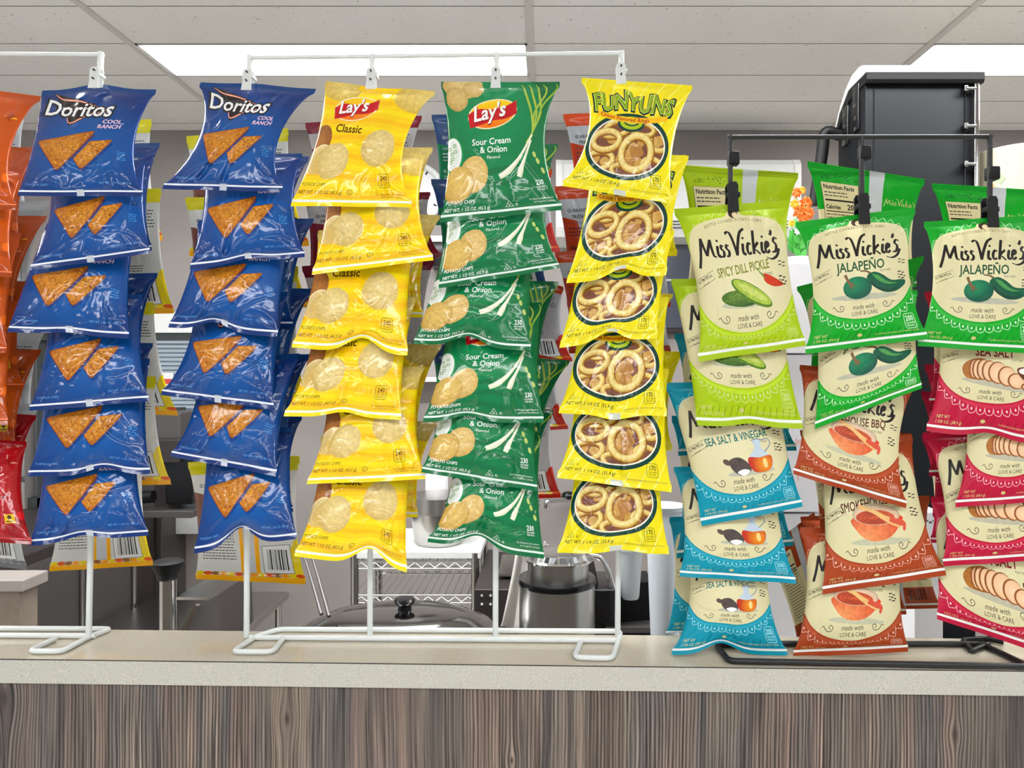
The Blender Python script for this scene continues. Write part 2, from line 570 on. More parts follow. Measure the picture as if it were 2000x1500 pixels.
class Art:
    def __init__(s, base, top=6.0, bot=6.5, nx=50, ny=60):
        s.sh = []                                  # (segments (n,2,2) list, colour)
        s.top, s.bot, s.nx, s.ny = top, bot, nx, ny
        s.base = base

    def poly(s, P, c):
        P = np.array(P, float)
        s.sh.append(([np.stack([P, np.roll(P, -1, 0)], 1)], c))
        return s

    def ell(s, x, y, rx, ry, c, **k):
        return s.poly(ell(x, y, rx, ry, **k), c)

    def ring(s, x, y, rx, ry, th, c, rot=0, n=30):
        a, b = ell(x, y, rx, ry, n, rot), ell(x, y, rx - th, ry - th, n, rot)
        s.sh.append(([np.concatenate([np.stack([a, np.roll(a, -1, 0)], 1), np.stack([b, np.roll(b, -1, 0)], 1)])], c))
        return s

    def stroke(s, P, w, c, sm=5, closed=False, nib=None):
        """a pen line; nib = (thin, angle) makes a broad-nib line"""
        P = catm(P, sm, closed) if sm else np.array(P, float)
        m = len(P)
        T = np.gradient(P, axis=0)
        if closed: T = np.roll(P, -1, 0) - np.roll(P, 1, 0)
        T /= np.linalg.norm(T, axis=1)[:, None] + 1e-9
        N = np.stack([-T[:, 1], T[:, 0]], 1)
        if hasattr(w, '__len__'): ws = np.interp(np.linspace(0, 1, m), np.linspace(0, 1, len(w)), w)
        elif nib:
            an = math.radians(nib[1])
            k = np.abs(T[:, 0] * math.sin(an) - T[:, 1] * math.cos(an))
            ws = nib[0] + (w - nib[0]) * k
        else: ws = np.full(m, w)
        A, B = P + N * ws[:, None] / 2, P - N * ws[:, None] / 2
        loops = []
        for i in range(m if closed else m - 1):
            j = (i + 1) % m
            q = np.array([A[i], A[j], B[j], B[i]])
            loops.append(np.stack([q, np.roll(q, -1, 0)], 1))
        s.sh.append((loops, c))
        return s

    def text(s, t, x, y, size, c, sx=1.0, rot=0.0, shear=0.0, bold=0.0, al='L', warp=None, res=2):
        seg, w = glyph_loops(t, bold, res)
        if not len(seg): return s
        q = seg.copy()
        if al == 'C': q[:, :, 0] -= w / 2
        if al == 'R': q[:, :, 0] -= w
        q[:, :, 0] -= q[:, :, 1] * shear
        q[:, :, 0] *= size * sx
        q[:, :, 1] *= size
        if warp: q = warp(q)
        cr, sr = math.cos(math.radians(rot)), math.sin(math.radians(rot))
        q = np.stack([x + q[..., 0] * cr - q[..., 1] * sr, y + q[..., 0] * sr + q[..., 1] * cr], -1)
        s.sh.append(([q], c))
        return s

    def build(s):
        verts, edges = [], []
        def clampP(q):
            q = q.copy()
            q[..., 0] = np.clip(q[..., 0], 0, 100); q[..., 1] = np.clip(q[..., 1], 0, AH)
            return q
        sh = [([clampP(l) for l in loops], c) for loops, c in s.sh]
        idx = {}
        def vid(p):
            k = (round(float(p[0]), 3), round(float(p[1]), 3))
            if k not in idx:
                idx[k] = len(verts); verts.append(k)
            return idx[k]
        gx = np.linspace(0, 100, s.nx + 1)
        gx = 50 + 50 * np.sign(gx - 50) * np.abs((gx - 50) / 50) ** 0.8
        gy = np.concatenate([np.linspace(0, s.top, 3)[:-1], np.linspace(s.top, AH - s.bot, s.ny), np.linspace(AH - s.bot, AH, 3)[1:]])
        for y in gy:
            for i, x in enumerate(gx): vid((x, y))
        es = set()
        def edge(a, b):
            if a != b: es.add((min(a, b), max(a, b)))
        for y in (0, s.top, AH - s.bot, AH):
            for i in range(len(gx) - 1): edge(vid((gx[i], y)), vid((gx[i + 1], y)))
        for x in (0, 100):
            for j in range(len(gy) - 1): edge(vid((x, gy[j])), vid((x, gy[j + 1])))
        for loops, c in sh:
            for l in loops:
                for a, b in l:
                    m = max(1, int(math.ceil(np.linalg.norm(b - a) / 3.0)))   # long edges follow the curved film
                    ids = [vid(a + (b - a) * (i / m)) for i in range(m + 1)]
                    for u, w in zip(ids, ids[1:]): edge(u, w)
        r = delaunay_2d_cdt([Vector(v) for v in verts], list(es), [], 0, 1e-4)
        V = np.array([(v.x, v.y) for v in r[0]])
        Fc = np.array([f for f in r[2] if len(f) == 3], int)
        a, b, c3 = V[Fc[:, 0]], V[Fc[:, 1]], V[Fc[:, 2]]
        ar = (b[:, 0] - a[:, 0]) * (c3[:, 1] - a[:, 1]) - (b[:, 1] - a[:, 1]) * (c3[:, 0] - a[:, 0])
        Fc = Fc[np.abs(ar) > 1e-6]
        cen = V[Fc].mean(1)
        own = np.full(len(Fc), -1)
        for k, (loops, c) in enumerate(sh):
            for l in loops:
                lo, hi = l.min((0, 1)), l.max((0, 1))
                cand = np.where((cen[:, 0] >= lo[0]) & (cen[:, 0] <= hi[0]) & (cen[:, 1] >= lo[1]) & (cen[:, 1] <= hi[1]))[0]
                if not len(cand): continue
                px, py = cen[cand, 0][:, None], cen[cand, 1][:, None]
                x0, y0, x1, y1 = l[:, 0, 0], l[:, 0, 1], l[:, 1, 0], l[:, 1, 1]
                dy = np.where(y1 == y0, 1e-12, y1 - y0)
                hit = ((y0 > py) != (y1 > py)) & (px < (x1 - x0) * (py - y0) / dy + x0)
                ins = hit.sum(1) % 2 == 1
                own[cand[ins]] = k
        cols = np.zeros((len(Fc), 3, 4))
        for k in range(-1, len(sh)):
            mk_ = own == k
            if not mk_.any(): continue
            c = s.base if k < 0 else sh[k][1]
            if callable(c): cols[mk_] = c(V[Fc[mk_]].reshape(-1, 2)).reshape(-1, 3, 4)
            else: cols[mk_] = np.array(c)
        # image y runs down: flip the winding so faces look at the viewer
        a, b, c3 = V[Fc[:, 0]], V[Fc[:, 1]], V[Fc[:, 2]]
        ar = (b[:, 0] - a[:, 0]) * (c3[:, 1] - a[:, 1]) - (b[:, 1] - a[:, 1]) * (c3[:, 0] - a[:, 0])
        fl = ar > 0
        Fc[fl] = Fc[fl][:, [0, 2, 1]]; cols[fl] = cols[fl][:, [0, 2, 1]]
        part = np.where(cen[:, 1] < s.top, 0, np.where(cen[:, 1] > AH - s.bot, 2, 1))
        return dict(V=V, F=Fc, C=cols, part=part, top=s.top / AH, bot=s.bot / AH)


WHITE, BLACK = cl(240, 240, 238), cl(22, 20, 20)
R = random.Random(7)


def blobs(A, P, n, c, r0, r1, seed):
    """n small irregular flecks inside polygon P"""
    rr = random.Random(seed)
    P = np.array(P)
    lo, hi = P.min(0), P.max(0)
    k = 0
    while k < n:
        x, y = rr.uniform(lo[0], hi[0]), rr.uniform(lo[1], hi[1])
        ins = False
        for i in range(len(P)):
            (xa, ya), (xb, yb) = P[i], P[i - 1]
            if (ya > y) != (yb > y) and x < (xb - xa) * (y - ya) / (yb - ya) + xa: ins = not ins
        if not ins: continue
        k += 1
        r = rr.uniform(r0, r1)
        rot = rr.uniform(0, 180)
        A.poly(ell(x, y, r * rr.uniform(1.0, 2.2), r * 0.6, 6, rot), c)


def microtext(A, x0, y0, x1, rows, dy, h, c, seed=1, sk=0.0):
    """rows of small print too fine to read in the photograph"""
    rr = random.Random(seed)
    for k in range(rows):
        x, y = x0, y0 + k * dy
        e = x1 - rr.uniform(0, (x1 - x0) * 0.15)
        while x < e:
            w = rr.uniform(1.2, 4.0)
            yy = y + (x - x0) * sk
            A.poly([(x, yy), (min(x + w, e), yy), (min(x + w, e), yy + h), (x, yy + h)], c)
            x += w + 0.7


def barcode(A, x0, y0, x1, y1, seed=3, c=BLACK):
    rr = random.Random(seed)
    x = x0
    while x < x1:
        w = rr.choice((.5, .5, .9, 1.4))
        A.poly([(x, y0), (x + w, y0), (x + w, y1), (x, y1)], c)
        x += w + rr.choice((.6, .6, 1.1))


def calories(A, x, y, n, c, w=9.0, box=True):
    A.text(n, x + w / 2, y + 6.4, 6.6, c, sx=.72, bold=.02, al='C')
    A.text('CALORIES', x + w / 2, y + 9.0, 2.3, c, sx=.8, bold=.012, al='C', res=1)
    A.text('PER BAG', x + w / 2, y + 11.4, 2.3, c, sx=.8, bold=.012, al='C', res=1)
    if box:
        P = rpoly([(x - .6, y), (x + w + .6, y), (x + w + .9, y + 13), (x - .9, y + 13)], 2.0)
        A.stroke(P, .45, c, sm=0, closed=True)


def art_tortilla():
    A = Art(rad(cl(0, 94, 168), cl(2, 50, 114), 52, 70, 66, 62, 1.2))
    A.poly([(0, 0), (100, 0), (100, 6), (0, 6)], cl(14, 62, 122))
    # black flash behind the name
    A.poly([(11, 4), (34, 14), (70, 28), (52, 31), (31, 43), (22, 22)], cl(34, 30, 32))
    for P in ([(13, 5.5), (20, 12), (36, 16.5), (66, 27.6)], [(66, 28.4), (50, 30.5), (32, 40), (27.5, 31)]):
        A.stroke(P, (.4, 2.2, .5), cl(206, 96, 60), sm=4)
        A.stroke(P, (.2, 1.0, .2), cl(244, 206, 190), sm=4)
    def wp(q):
        q = q.copy(); x = q[..., 0] / 76.0
        q[..., 1] *= 1.0 + 0.35 * (np.abs(x - .5) * 2) ** 2
        q[..., 1] += 3.0 * np.sin(np.clip(x, 0, 1) * math.pi) - 1.5 + 2.5 * x
        return q
    A.text('Doritos', 3.6, 30.5, 20.5, cl(28, 26, 30), sx=1.02, shear=.18, bold=.075, warp=wp)
    A.text('Doritos', 4.6, 30, 20, cl(244, 244, 244), sx=1.02, shear=.18, bold=.016, warp=wp)
    for k, (t, x) in enumerate((('COOL', 82), ('RANCH', 82))):
        A.text(t, x, 40 + 5.6 * k, 5.8, cl(60, 40, 90), sx=1.15, shear=.15, bold=.05, al='R')
        A.text(t, x, 40 + 5.6 * k, 5.8, cl(232, 208, 226), sx=1.15, shear=.15, bold=.02, al='R')
    c1 = [(3, 59), (60, 48), (28, 93)]
    c2 = [(31, 62), (79, 57.5), (50, 92)]
    for k, (P, sd) in enumerate(((c2, 5), (c1, 9))):
        A.poly(rpoly([(x + 1.4, y + 3.4) for x, y in P], 4.5), cl(8, 62, 128))
        Q = rpoly(P, 4.6, 4)
        A.poly(Q, cl(136, 66, 22, .6))
        cx, cy = Q.mean(0)
        A.poly((Q - (cx, cy)) * .955 + (cx, cy), rad(cl(206, 140, 66, 1), cl(178, 106, 48, 1), cx, cy, 28, 24))
        S = (Q - (cx, cy)) * .86 + (cx, cy)
        blobs(A, S, 46, cl(216, 164, 84, .7), .5, 1.2, sd)
        blobs(A, S, 36, cl(140, 76, 32, .7), .4, 1.1, sd + 1)
    A.stroke([(40, 78), (57.5, 53)], 1.0, cl(110, 50, 20, .3), sm=0)
    microtext(A, 83, 71, 92, 4, 2.6, 1.0, cl(70, 140, 205), 4, .3)
    A.text('TORTILLA CHIPS', 3, 108.5, 3.3, cl(110, 165, 222), sx=.8, res=1)
    A.text('NET WT. 1 3/4 OZ. (49.6 g)', 94, 106.5, 3.3, cl(110, 165, 222), sx=.72, al='R', res=1)
    A.poly([(0, 113.5), (100, 113.5), (100, 120), (0, 120)], cl(18, 48, 110))
    A.poly([(0, 113.7), (100, 113.7), (100, 115.6), (0, 115.6)], cl(234, 238, 246))
    A.poly([(46.5, 112.6), (52.5, 112.6), (54, 120), (48, 120)], cl(196, 202, 212))
    return A


def potato(A, x, y, rx, ry, rot=0, lt=(234, 212, 152), dk=(214, 184, 116), n=24):
    P = ell(x, y, rx, ry, n, rot)
    rr = random.Random(int(x * 7 + y))
    P += np.array([[rr.uniform(-.35, .35), rr.uniform(-.35, .35)] for _ in P])
    A.poly(P, rad(cl(*lt, .55), cl(*dk, .55), x + .1 * rx, y - .15 * ry, rx * 1.15, ry * 1.15, 2.0))
    return P


def lays_logo(A, x, y, s=1.0, rot=-9):
    c, sn = math.cos(math.radians(rot)), math.sin(math.radians(rot))
    def tr(P):
        P = np.array(P, float) * s
        return np.stack([x + P[:, 0] * c - P[:, 1] * sn, y + P[:, 0] * sn + P[:, 1] * c], 1)
    A.poly(tr(ell(0, 0, 23, 12.6)), cl(250, 236, 200))
    A.poly(tr(ell(0, 0, 21.8, 11.6)), lambda P: np.array(cl(252, 212, 60)) * (1 - np.clip((P[:, 1] - y + 9 * s) / (18 * s), 0, 1)[:, None]) + np.array(cl(240, 128, 30)) * np.clip((P[:, 1] - y + 9 * s) / (18 * s), 0, 1)[:, None])
    rib = np.concatenate([catm([(-22.5, -3.5), (-12, -6.5), (0, -4.0), (12, -4.2), (22.5, -8.0)], 5), catm([(22.5, 4.0), (12, 6.6), (0, 6.0), (-12, 7.4), (-22.5, 8.2)], 5)])
    A.poly(tr(rib), cl(196, 28, 44))
    def wp(q):
        q = q.copy(); xx = q[..., 0] / (36 * s)
        q[..., 1] *= (.92 + .18 * np.abs(xx - .4))
        return q
    A.text("Lay's", x - 17.5 * s, y + 7.3 * s, 18.5 * s, cl(150, 14, 30), sx=.86, shear=.22, bold=.05, rot=rot, warp=wp)
    A.text("Lay's", x - 17.8 * s, y + 6.6 * s, 18.5 * s, cl(252, 250, 248), sx=.86, shear=.22, bold=.022, rot=rot, warp=wp)


def art_classic():
    base = cl(252, 214, 26)
    A = Art(base)
    for k, y in enumerate(range(8, 120, 9)):
        P = [(x, y + 2.5 * math.sin(x / 16.0 + k * .4)) for x in range(0, 101, 10)]
        w = 4.6
        A.poly(P + [(x, yy + w) for x, yy in P[::-1]], cl(250, 198, 22) if k % 2 else cl(253, 226, 36))
    A.poly([(0, 112.5), (100, 112.5), (100, 120), (0, 120)], cl(248, 226, 44))
    # potato slices across the top
    potato(A, 16, 6, 19, 13, lt=(232, 206, 130), dk=(212, 180, 96))
    potato(A, 92, 10, 26, 15, 10, lt=(232, 206, 130), dk=(212, 180, 96))
    A.ell(42, 3, 11, 5, cl(250, 206, 60))
    lays_logo(A, 35, 25, 0.98, -11)
    A.text('Classic', 19, 49, 11, cl(92, 58, 12), sx=.95, bold=.022)
    # whole potato and peeled slices at the left edge
    A.ell(6, 60, 11, 17, rad(cl(186, 126, 74, .6), cl(140, 86, 48, .6), 6, 60, 13, 18), rot=10)
    for k in range(3):
        A.ell(9 + 3.2 * k, 76 + k * .8, 11, 15 - k, cl(246 - 16 * k, 226 - 18 * k, 178 - 24 * k, .2), rot=24)
        A.ell(10.4 + 3.2 * k, 77 + k * .8, 10.4, 14.2 - k, cl(226, 190, 120, .3), rot=24)
    potato(A, 25, 77, 16.5, 17.5, 20)
    potato(A, 71, 62.5, 18.5, 18.5)
    calories(A, 76, 88, '240', cl(84, 64, 10))
    A.text('POTATO CHIPS', 1, 101, 4.2, cl(90, 66, 14), sx=.8, bold=.01)
    A.text('NET WT. 1 1/2 OZ. (42.5 g)', 1, 108.5, 4.6, cl(90, 66, 14), sx=.74, bold=.014)
    A.ring(48, 106.5, 2.6, 2.6, .5, cl(90, 66, 14), n=14)
    A.text('k', 48, 108, 3.6, cl(90, 66, 14), al='C', res=1)
    A.text('See Nutrition Information', 96, 108.6, 2.7, cl(90, 66, 14), sx=.8, al='R', res=1)
    A.text('for Total Fat Content', 95, 111.4, 2.7, cl(90, 66, 14), sx=.8, al='R', res=1)
    A.poly([(0, 114.0), (100, 114.0), (100, 116.2), (0, 116.2)], cl(238, 240, 238))
    return A


def onion(A, P, w, c):
    A.stroke(P, w, c, sm=5)


def art_onion():
    A = Art(rad(cl(14, 134, 84), cl(4, 104, 62), 50, 70, 70, 70))
    g2 = cl(10, 112, 70)
    for k, r in enumerate((46, 38, 30)):
        A.ell(46, 30, r, r * .86, cl(16 + 6 * k, 128 + 5 * k, 80 + 4 * k))
    for k, y in enumerate((78, 90, 102)):
        P = [(x, y + 2.0 * math.sin(x / 14.0 + k)) for x in range(0, 101, 10)]
        A.poly(P + [(x, yy + 5) for x, yy in P[::-1]], g2)
    potato(A, 18, 4, 17, 12, lt=(226, 200, 142), dk=(200, 166, 104))
    potato(A, 12, 16, 10, 11, lt=(220, 192, 132), dk=(192, 156, 96))
    potato(A, 27, 7, 9, 8, lt=(226, 200, 142), dk=(196, 162, 100))
    # leaf ends
    for dx, ex in ((68, 88), (74, 93), (80, 97), (86, 91)):
        onion(A, [(dx, 3), (dx + 6, 12), (ex - 5, 30), (86, 48), (80, 57)], (.5, 1.9, 1.6, 1.2), cl(176, 196, 96, .3))
    onion(A, [(97, 2), (99, 10), (93, 22), (90, 36)], (.6, 2.2, 1.2), cl(150, 184, 84, .3))
    # bowl of dip
    A.ell(6, 65, 10.5, 16, cl(36, 140, 84)); A.ell(5.5, 64.5, 9, 14.2, cl(240, 244, 240)); A.ell(4.5, 65, 7.4, 11.5, cl(228, 234, 228))
    for x, y in ((2, 60), (5, 68), (8, 62), (3, 71), (7, 57), (4.5, 64)):
        A.ring(x, y, 1.9, 1.6, .7, cl(110, 150, 80), n=10)
    lays_logo(A, 45, 30, 1.04, -10)
    wh = cl(236, 244, 240)
    A.text('Sour Cream', 25, 57.5, 7.8, wh, sx=1.02, bold=.016, rot=-2)
    A.text('& Onion', 33, 64.2, 7.8, wh, sx=1.02, bold=.016, rot=-1)
    A.text('Flavored', 40, 69.4, 4.0, wh, sx=.95, bold=.01, res=1)
    potato(A, 27, 82, 14, 16, 12, lt=(230, 200, 138), dk=(200, 164, 100))
    potato(A, 12, 90, 14, 16, 30, lt=(226, 194, 122), dk=(194, 156, 88))
    A.stroke(ell(12, 90, 14, 16, 20, 30, -70, 90), .5, cl(170, 130, 74), sm=0)
    for P in ([(52, 85.5), (61, 81), (72, 71), (80, 60), (86, 50)], [(71, 87), (74, 79), (79, 69), (85, 55)]):
        onion(A, P, (4.6, 5.6, 3.0, 2.2, 1.6), cl(232, 234, 206, .2))
        onion(A, [(x - .5, y - .6) for x, y in P], (1.6, 2.4, 1.2, .8, .5), cl(248, 248, 236))
    for x, y in ((91, 74), (95, 83), (88, 68)): A.ell(x, y, 1.5, 3.0, cl(196, 210, 130), rot=-20, n=12)
    calories(A, 85, 89, '230', wh, 9, False)
    A.text('POTATO CHIPS', 2, 106.5, 4.6, wh, sx=.82, bold=.012)
    A.text('NET WT. 1 1/2 OZ. (42.5 g)', 2, 112.5, 4.2, wh, sx=.8, bold=.012)
    A.stroke([(58, 106.5), (54.8, 112.2), (61.2, 112.2)], .6, wh, sm=0, closed=True); A.text('k', 58, 111.6, 3.6, wh, al='C', res=1)
    A.ring(64, 111, 1.1, 1.1, .4, wh, n=10)
    A.text('See Nutrition Information', 97, 108.4, 2.5, wh, sx=.8, al='R', res=1)
    A.text('for Total Fat Content', 97, 111.2, 2.5, wh, sx=.8, al='R', res=1)
    A.poly([(0, 113.4), (100, 113.4), (100, 120), (0, 120)], cl(6, 108, 66))
    A.poly([(0, 114.0), (100, 114.0), (100, 116.0), (0, 116.0)], cl(226, 240, 232))
    return A


def art_rings():
    Y = cl(244, 228, 22)
    A = Art(Y)
    wx, wy, rx, ry = 48, 70, 43, 30
    A.ell(wx, wy, rx + 3, ry + 3, cl(120, 76, 62, .4), n=40)
    rr = random.Random(4)
    for k in range(26):
        a = rr.uniform(0, 6.28); q = rr.uniform(.1, 1)
        A.ell(wx + rx * q * math.cos(a), wy + ry * q * math.sin(a), rr.uniform(4, 9), rr.uniform(3, 6), cl(*rr.choice(((200, 156, 92), (178, 128, 76), (206, 166, 104), (150, 104, 84))), .6), rot=rr.uniform(0, 180), n=14)
    rings = [(84, 58, 14, 15, 5, 10), (60, 50, 17, 9, 5, 8), (80, 88, 15, 11, 5, 20), (20, 88, 18, 12, 5.5, -15), (50, 96, 16, 9, 5, 10), (34, 52, 20, 10, 5, -25), (23, 66, 18, 13, 6.2, -12), (59, 75, 20, 21, 7.2, 12)]
    for x, y, a, b, th, rot in rings:
        A.ring(x + .8, y + 1.2, a + .5, b + .5, th + 1.2, cl(140, 90, 40, .4), rot)
        A.ring(x, y, a, b, th, cl(206, 168, 96, .7), rot)
        A.ring(x - .3, y - .4, a - .9, b - .9, th - 1.8, cl(232, 206, 132, .6), rot)
        A.ring(x - .6, y - .9, a - 2.0, b - 2.0, max(th - 4.0, .8), cl(240, 222, 160, .5), rot)
    def frame(r0, r1, c):
        a, b = ell(wx, wy, rx + r1, ry + r1, 44), ell(wx, wy, rx + r0, ry + r0, 44)
        A.sh.append(([np.concatenate([np.stack([a, np.roll(a, -1, 0)], 1), np.stack([b, np.roll(b, -1, 0)], 1)])], c))
    frame(0, 24, Y)
    for k in range(-6, 12):                         # pale diagonal pinstripes outside the window
        x0 = k * 14
        pts = [(x0 + t * 62, 120 - t * 120) for t in np.linspace(0, 1, 25)]
        run = []
        for p in pts + [None]:
            if p and ((p[0] - wx) / (rx + 3)) ** 2 + ((p[1] - wy) / (ry + 3)) ** 2 > 1 and -2 < p[0] < 102: run.append(p)
            else:
                if len(run) > 1: A.stroke(run, .8, cl(250, 246, 150), sm=0)
                run = []
    frame(-.4, 4.4, cl(18, 62, 52))
    frame(-1.2, .3, cl(246, 240, 226))
    A.ell(48, 46.5, 15, 8.5, cl(18, 62, 52)); A.ell(48, 45.5, 12.6, 6.8, cl(176, 200, 74)); A.ell(48, 44.5, 8.6, 4.4, cl(18, 62, 52)); A.ell(48, 44, 7, 3.4, cl(190, 206, 96))
    def wp(q):
        q = q.copy(); x = q[..., 0] / 82.0
        q[..., 1] *= 1.0 + .16 * np.sin(x * 19)
        q[..., 1] += 7.0 * (x - .5) ** 2 * 2 - 2 + 1.2 * np.sin(x * 12)
        return q
    A.text('FUNYUNS', 5.0, 34.5, 25, cl(20, 52, 40), sx=.76, bold=.085, warp=wp)
    A.text('FUNYUNS', 5.8, 33.8, 24.4, cl(222, 236, 130), sx=.765, bold=.03, warp=wp)
    A.text('FUNYUNS', 6.0, 33.8, 24.4, cl(134, 166, 50), sx=.765, bold=.006, warp=wp)
    ban = np.concatenate([catm([(10, 35), (28, 38.5), (48, 39.5), (70, 38), (87, 34.5)], 4), catm([(87, 40), (70, 43.8), (48, 45.4), (28, 44.2), (10, 41)], 4)])
    A.poly(ban, cl(250, 196, 70))
    def wb(q):
        q = q.copy(); x = q[..., 0] / 72.0
        q[..., 1] -= 16 * (x - .5) ** 2
        return q
    A.text('Onion Flavored Rings', 13, 44.2, 6.2, cl(168, 50, 24), sx=1.0, bold=.016, warp=wb)
    g = cl(52, 66, 20)
    calories(A, 80, 95, '170', g)
    A.text('NET WT. 1 1/4 OZ. (35.4 g)', 4, 110.5, 4.8, g, sx=.82, bold=.014)
    A.stroke([(8, 99), (4.8, 104.8), (11.2, 104.8)], .6, g, sm=0, closed=True); A.text('k', 8, 104.2, 3.6, g, al='C', res=1); A.ring(14.5, 103.6, 1.2, 1.2, .4, g, n=10)
    A.text('See Nutrition Information for Sodium Content', 97, 113, 2.5, g, sx=.78, al='R', res=1)
    A.poly([(46, 114.5), (57, 114.5), (58, 120), (47, 120)], cl(206, 208, 196))
    return A


# --- the kettle chips: brush-script name, drawn as broad-nib pen lines (x-height 1)
SCRIPT = [
    [(-.45, -.75), (-.1, .1), (.25, 1.2), (.42, 1.72)], [(.40, 1.74), (.55, 1.0), (.80, .22)], [(.80, .22), (1.15, .9), (1.52, 1.55)], [(1.50, 1.58), (1.55, .8), (1.72, .15), (2.02, .08)],
    [(2.34, .98), (2.28, .35), (2.42, .03), (2.62, .15)],
    [(3.10, .88), (2.86, .98), (2.78, .72), (3.06, .42), (2.98, .06), (2.66, .04)], [(3.78, .88), (3.54, .98), (3.46, .72), (3.74, .42), (3.66, .06), (3.34, .04)],
    [(3.55, 1.95), (3.95, 2.10), (4.25, 1.75), (4.55, .85), (4.75, .02)], [(4.75, .02), (5.0, 1.0), (5.4, 1.95), (5.95, 2.25)],
    [(5.62, .98), (5.56, .35), (5.70, .03), (5.92, .15)],
    [(6.62, .84), (6.36, .98), (6.14, .55), (6.28, .06), (6.66, .16)],
    [(7.02, 2.05), (6.98, 1.0), (6.95, .0)], [(7.58, .98), (7.02, .50), (7.30, .30), (7.80, -.06)],
    [(8.08, .98), (8.02, .35), (8.16, .03), (8.38, .15)],
    [(8.50, .46), (8.88, .64), (8.80, .96), (8.54, .80), (8.52, .26), (8.72, .02), (9.08, .22)],
    [(9.22, 1.95), (9.30, 1.75), (9.18, 1.5)],
    [(10.05, 1.12), (9.74, 1.26), (9.56, .98), (9.92, .60), (9.80, .10), (9.36, .04)], [(10.25, .30), (9.95, -.30), (9.25, -.55), (8.55, -.36)],
]
DOTS = [(2.40, 1.42), (5.70, 1.45), (8.14, 1.42)]


def script_name(A, x, y, s, c, rise=0.0, w=.36, sub=4):
    for P in SCRIPT:
        Q = [(x + px * s, y - py * s * 1.12 - rise * px) for px, py in P]
        A.stroke(Q, w * s, c, sm=sub, nib=(.09 * s, 20))
    for px, py in DOTS: A.ell(x + px * s, y - py * s * 1.12 - rise * px, .15 * s, .13 * s, c, n=8)


def stamp(A, c):
    P = [(2, 54.5), (20, 48.5), (21, 54.5), (3, 61)]
    A.stroke(P, .35, c, sm=0, closed=True)
    A.text('NO ARTIFICIAL', 3, 57.6, 3.3, c, sx=.74, rot=-17, bold=.01)
    A.text('FLAVORS', 8, 59.4, 2.2, c, sx=.8, rot=-17, res=1)
    microtext(A, 6, 54.0, 16, 1, 2, .6, c, 2, -.32)


def swirl(A, x, y, s, c):
    A.stroke([(x + s * a, y + b) for a, b in ((-11, -1.5), (-9, -2.6), (-7.5, -.4), (-5, 1.6), (-1.2, 1.6), (.2, -1.4), (-2, -3.2), (-3.6, -1.6), (-2.2, .2))], .55, c, sm=4)


def ill_pickle(A):
    A.ell(50, 68, 26, 3.2, cl(196, 196, 170, .3))
    A.poly(catm([(72, 48), (80, 50), (92, 57), (82, 58), (73, 54)], 4, True), cl(196, 62, 40, .4))
    A.stroke([(73, 51), (68, 46), (66, 43)], (1.6, .5), cl(110, 140, 50))
    A.ell(45, 64, 20, 6.0, rad(cl(104, 138, 60, .9), cl(58, 92, 40, .9), 42, 62, 22, 8), rot=4)
    A.ell(57, 61, 22, 6.4, cl(86, 122, 44, .6), rot=27); A.ell(57.4, 60.4, 20.4, 5.0, cl(168, 190, 88, .6), rot=27); A.ell(58, 60.2, 15.5, 2.6, cl(196, 208, 120, .5), rot=27)
    blobs(A, ell(45, 63.5, 17, 4.4), 16, cl(130, 160, 84, .6), .4, .9, 8)


def pepper(A, body, hi, c0, c1):
    A.poly(body, c0); A.poly(hi, c1)


def ill_jalapeno(A):
    A.ell(52, 69.5, 33, 2.8, cl(186, 186, 166, .3), rot=2)
    A.stroke([(62, 51.5), (57, 47.5), (50, 46.5)], (3.0, 1.6, 1.2), cl(120, 96, 66))
    A.poly(catm([(57, 51), (64, 48.5), (72, 51.5), (81, 57.5), (91, 58), (95, 59.5), (93, 63.5), (84, 67.8), (73, 67.6), (63, 62), (57, 56)], 4, True), cl(12, 86, 62, .5))
    A.poly(catm([(62, 50.8), (68, 52), (77, 58.5), (86, 60.5), (78, 61), (69, 57.5)], 4, True), cl(84, 150, 86, .5))
    A.poly(catm([(60, 56), (66, 61.5), (76, 65.5), (88, 64.5), (76, 67.4), (64, 63)], 4, True), cl(6, 60, 48, .3))
    A.ell(46, 61, 14.5, 10, rad(cl(40, 140, 96, .4), cl(8, 84, 66, .4), 42, 57, 18, 13))
    for a in range(5):
        t = math.radians(72 * a - 60)
        A.poly([(41 + 1.2 * math.cos(t - .6), 59 + 1.2 * math.sin(t - .6)), (41 + 6.5 * math.cos(t), 59 + 5.0 * math.sin(t)), (41 + 1.2 * math.cos(t + .6), 59 + 1.2 * math.sin(t + .6))], cl(96, 84, 56, .4))
    A.stroke([(41, 59.5), (37, 54), (34.5, 48.5)], (4.0, 2.6, 3.0), cl(122, 94, 66))


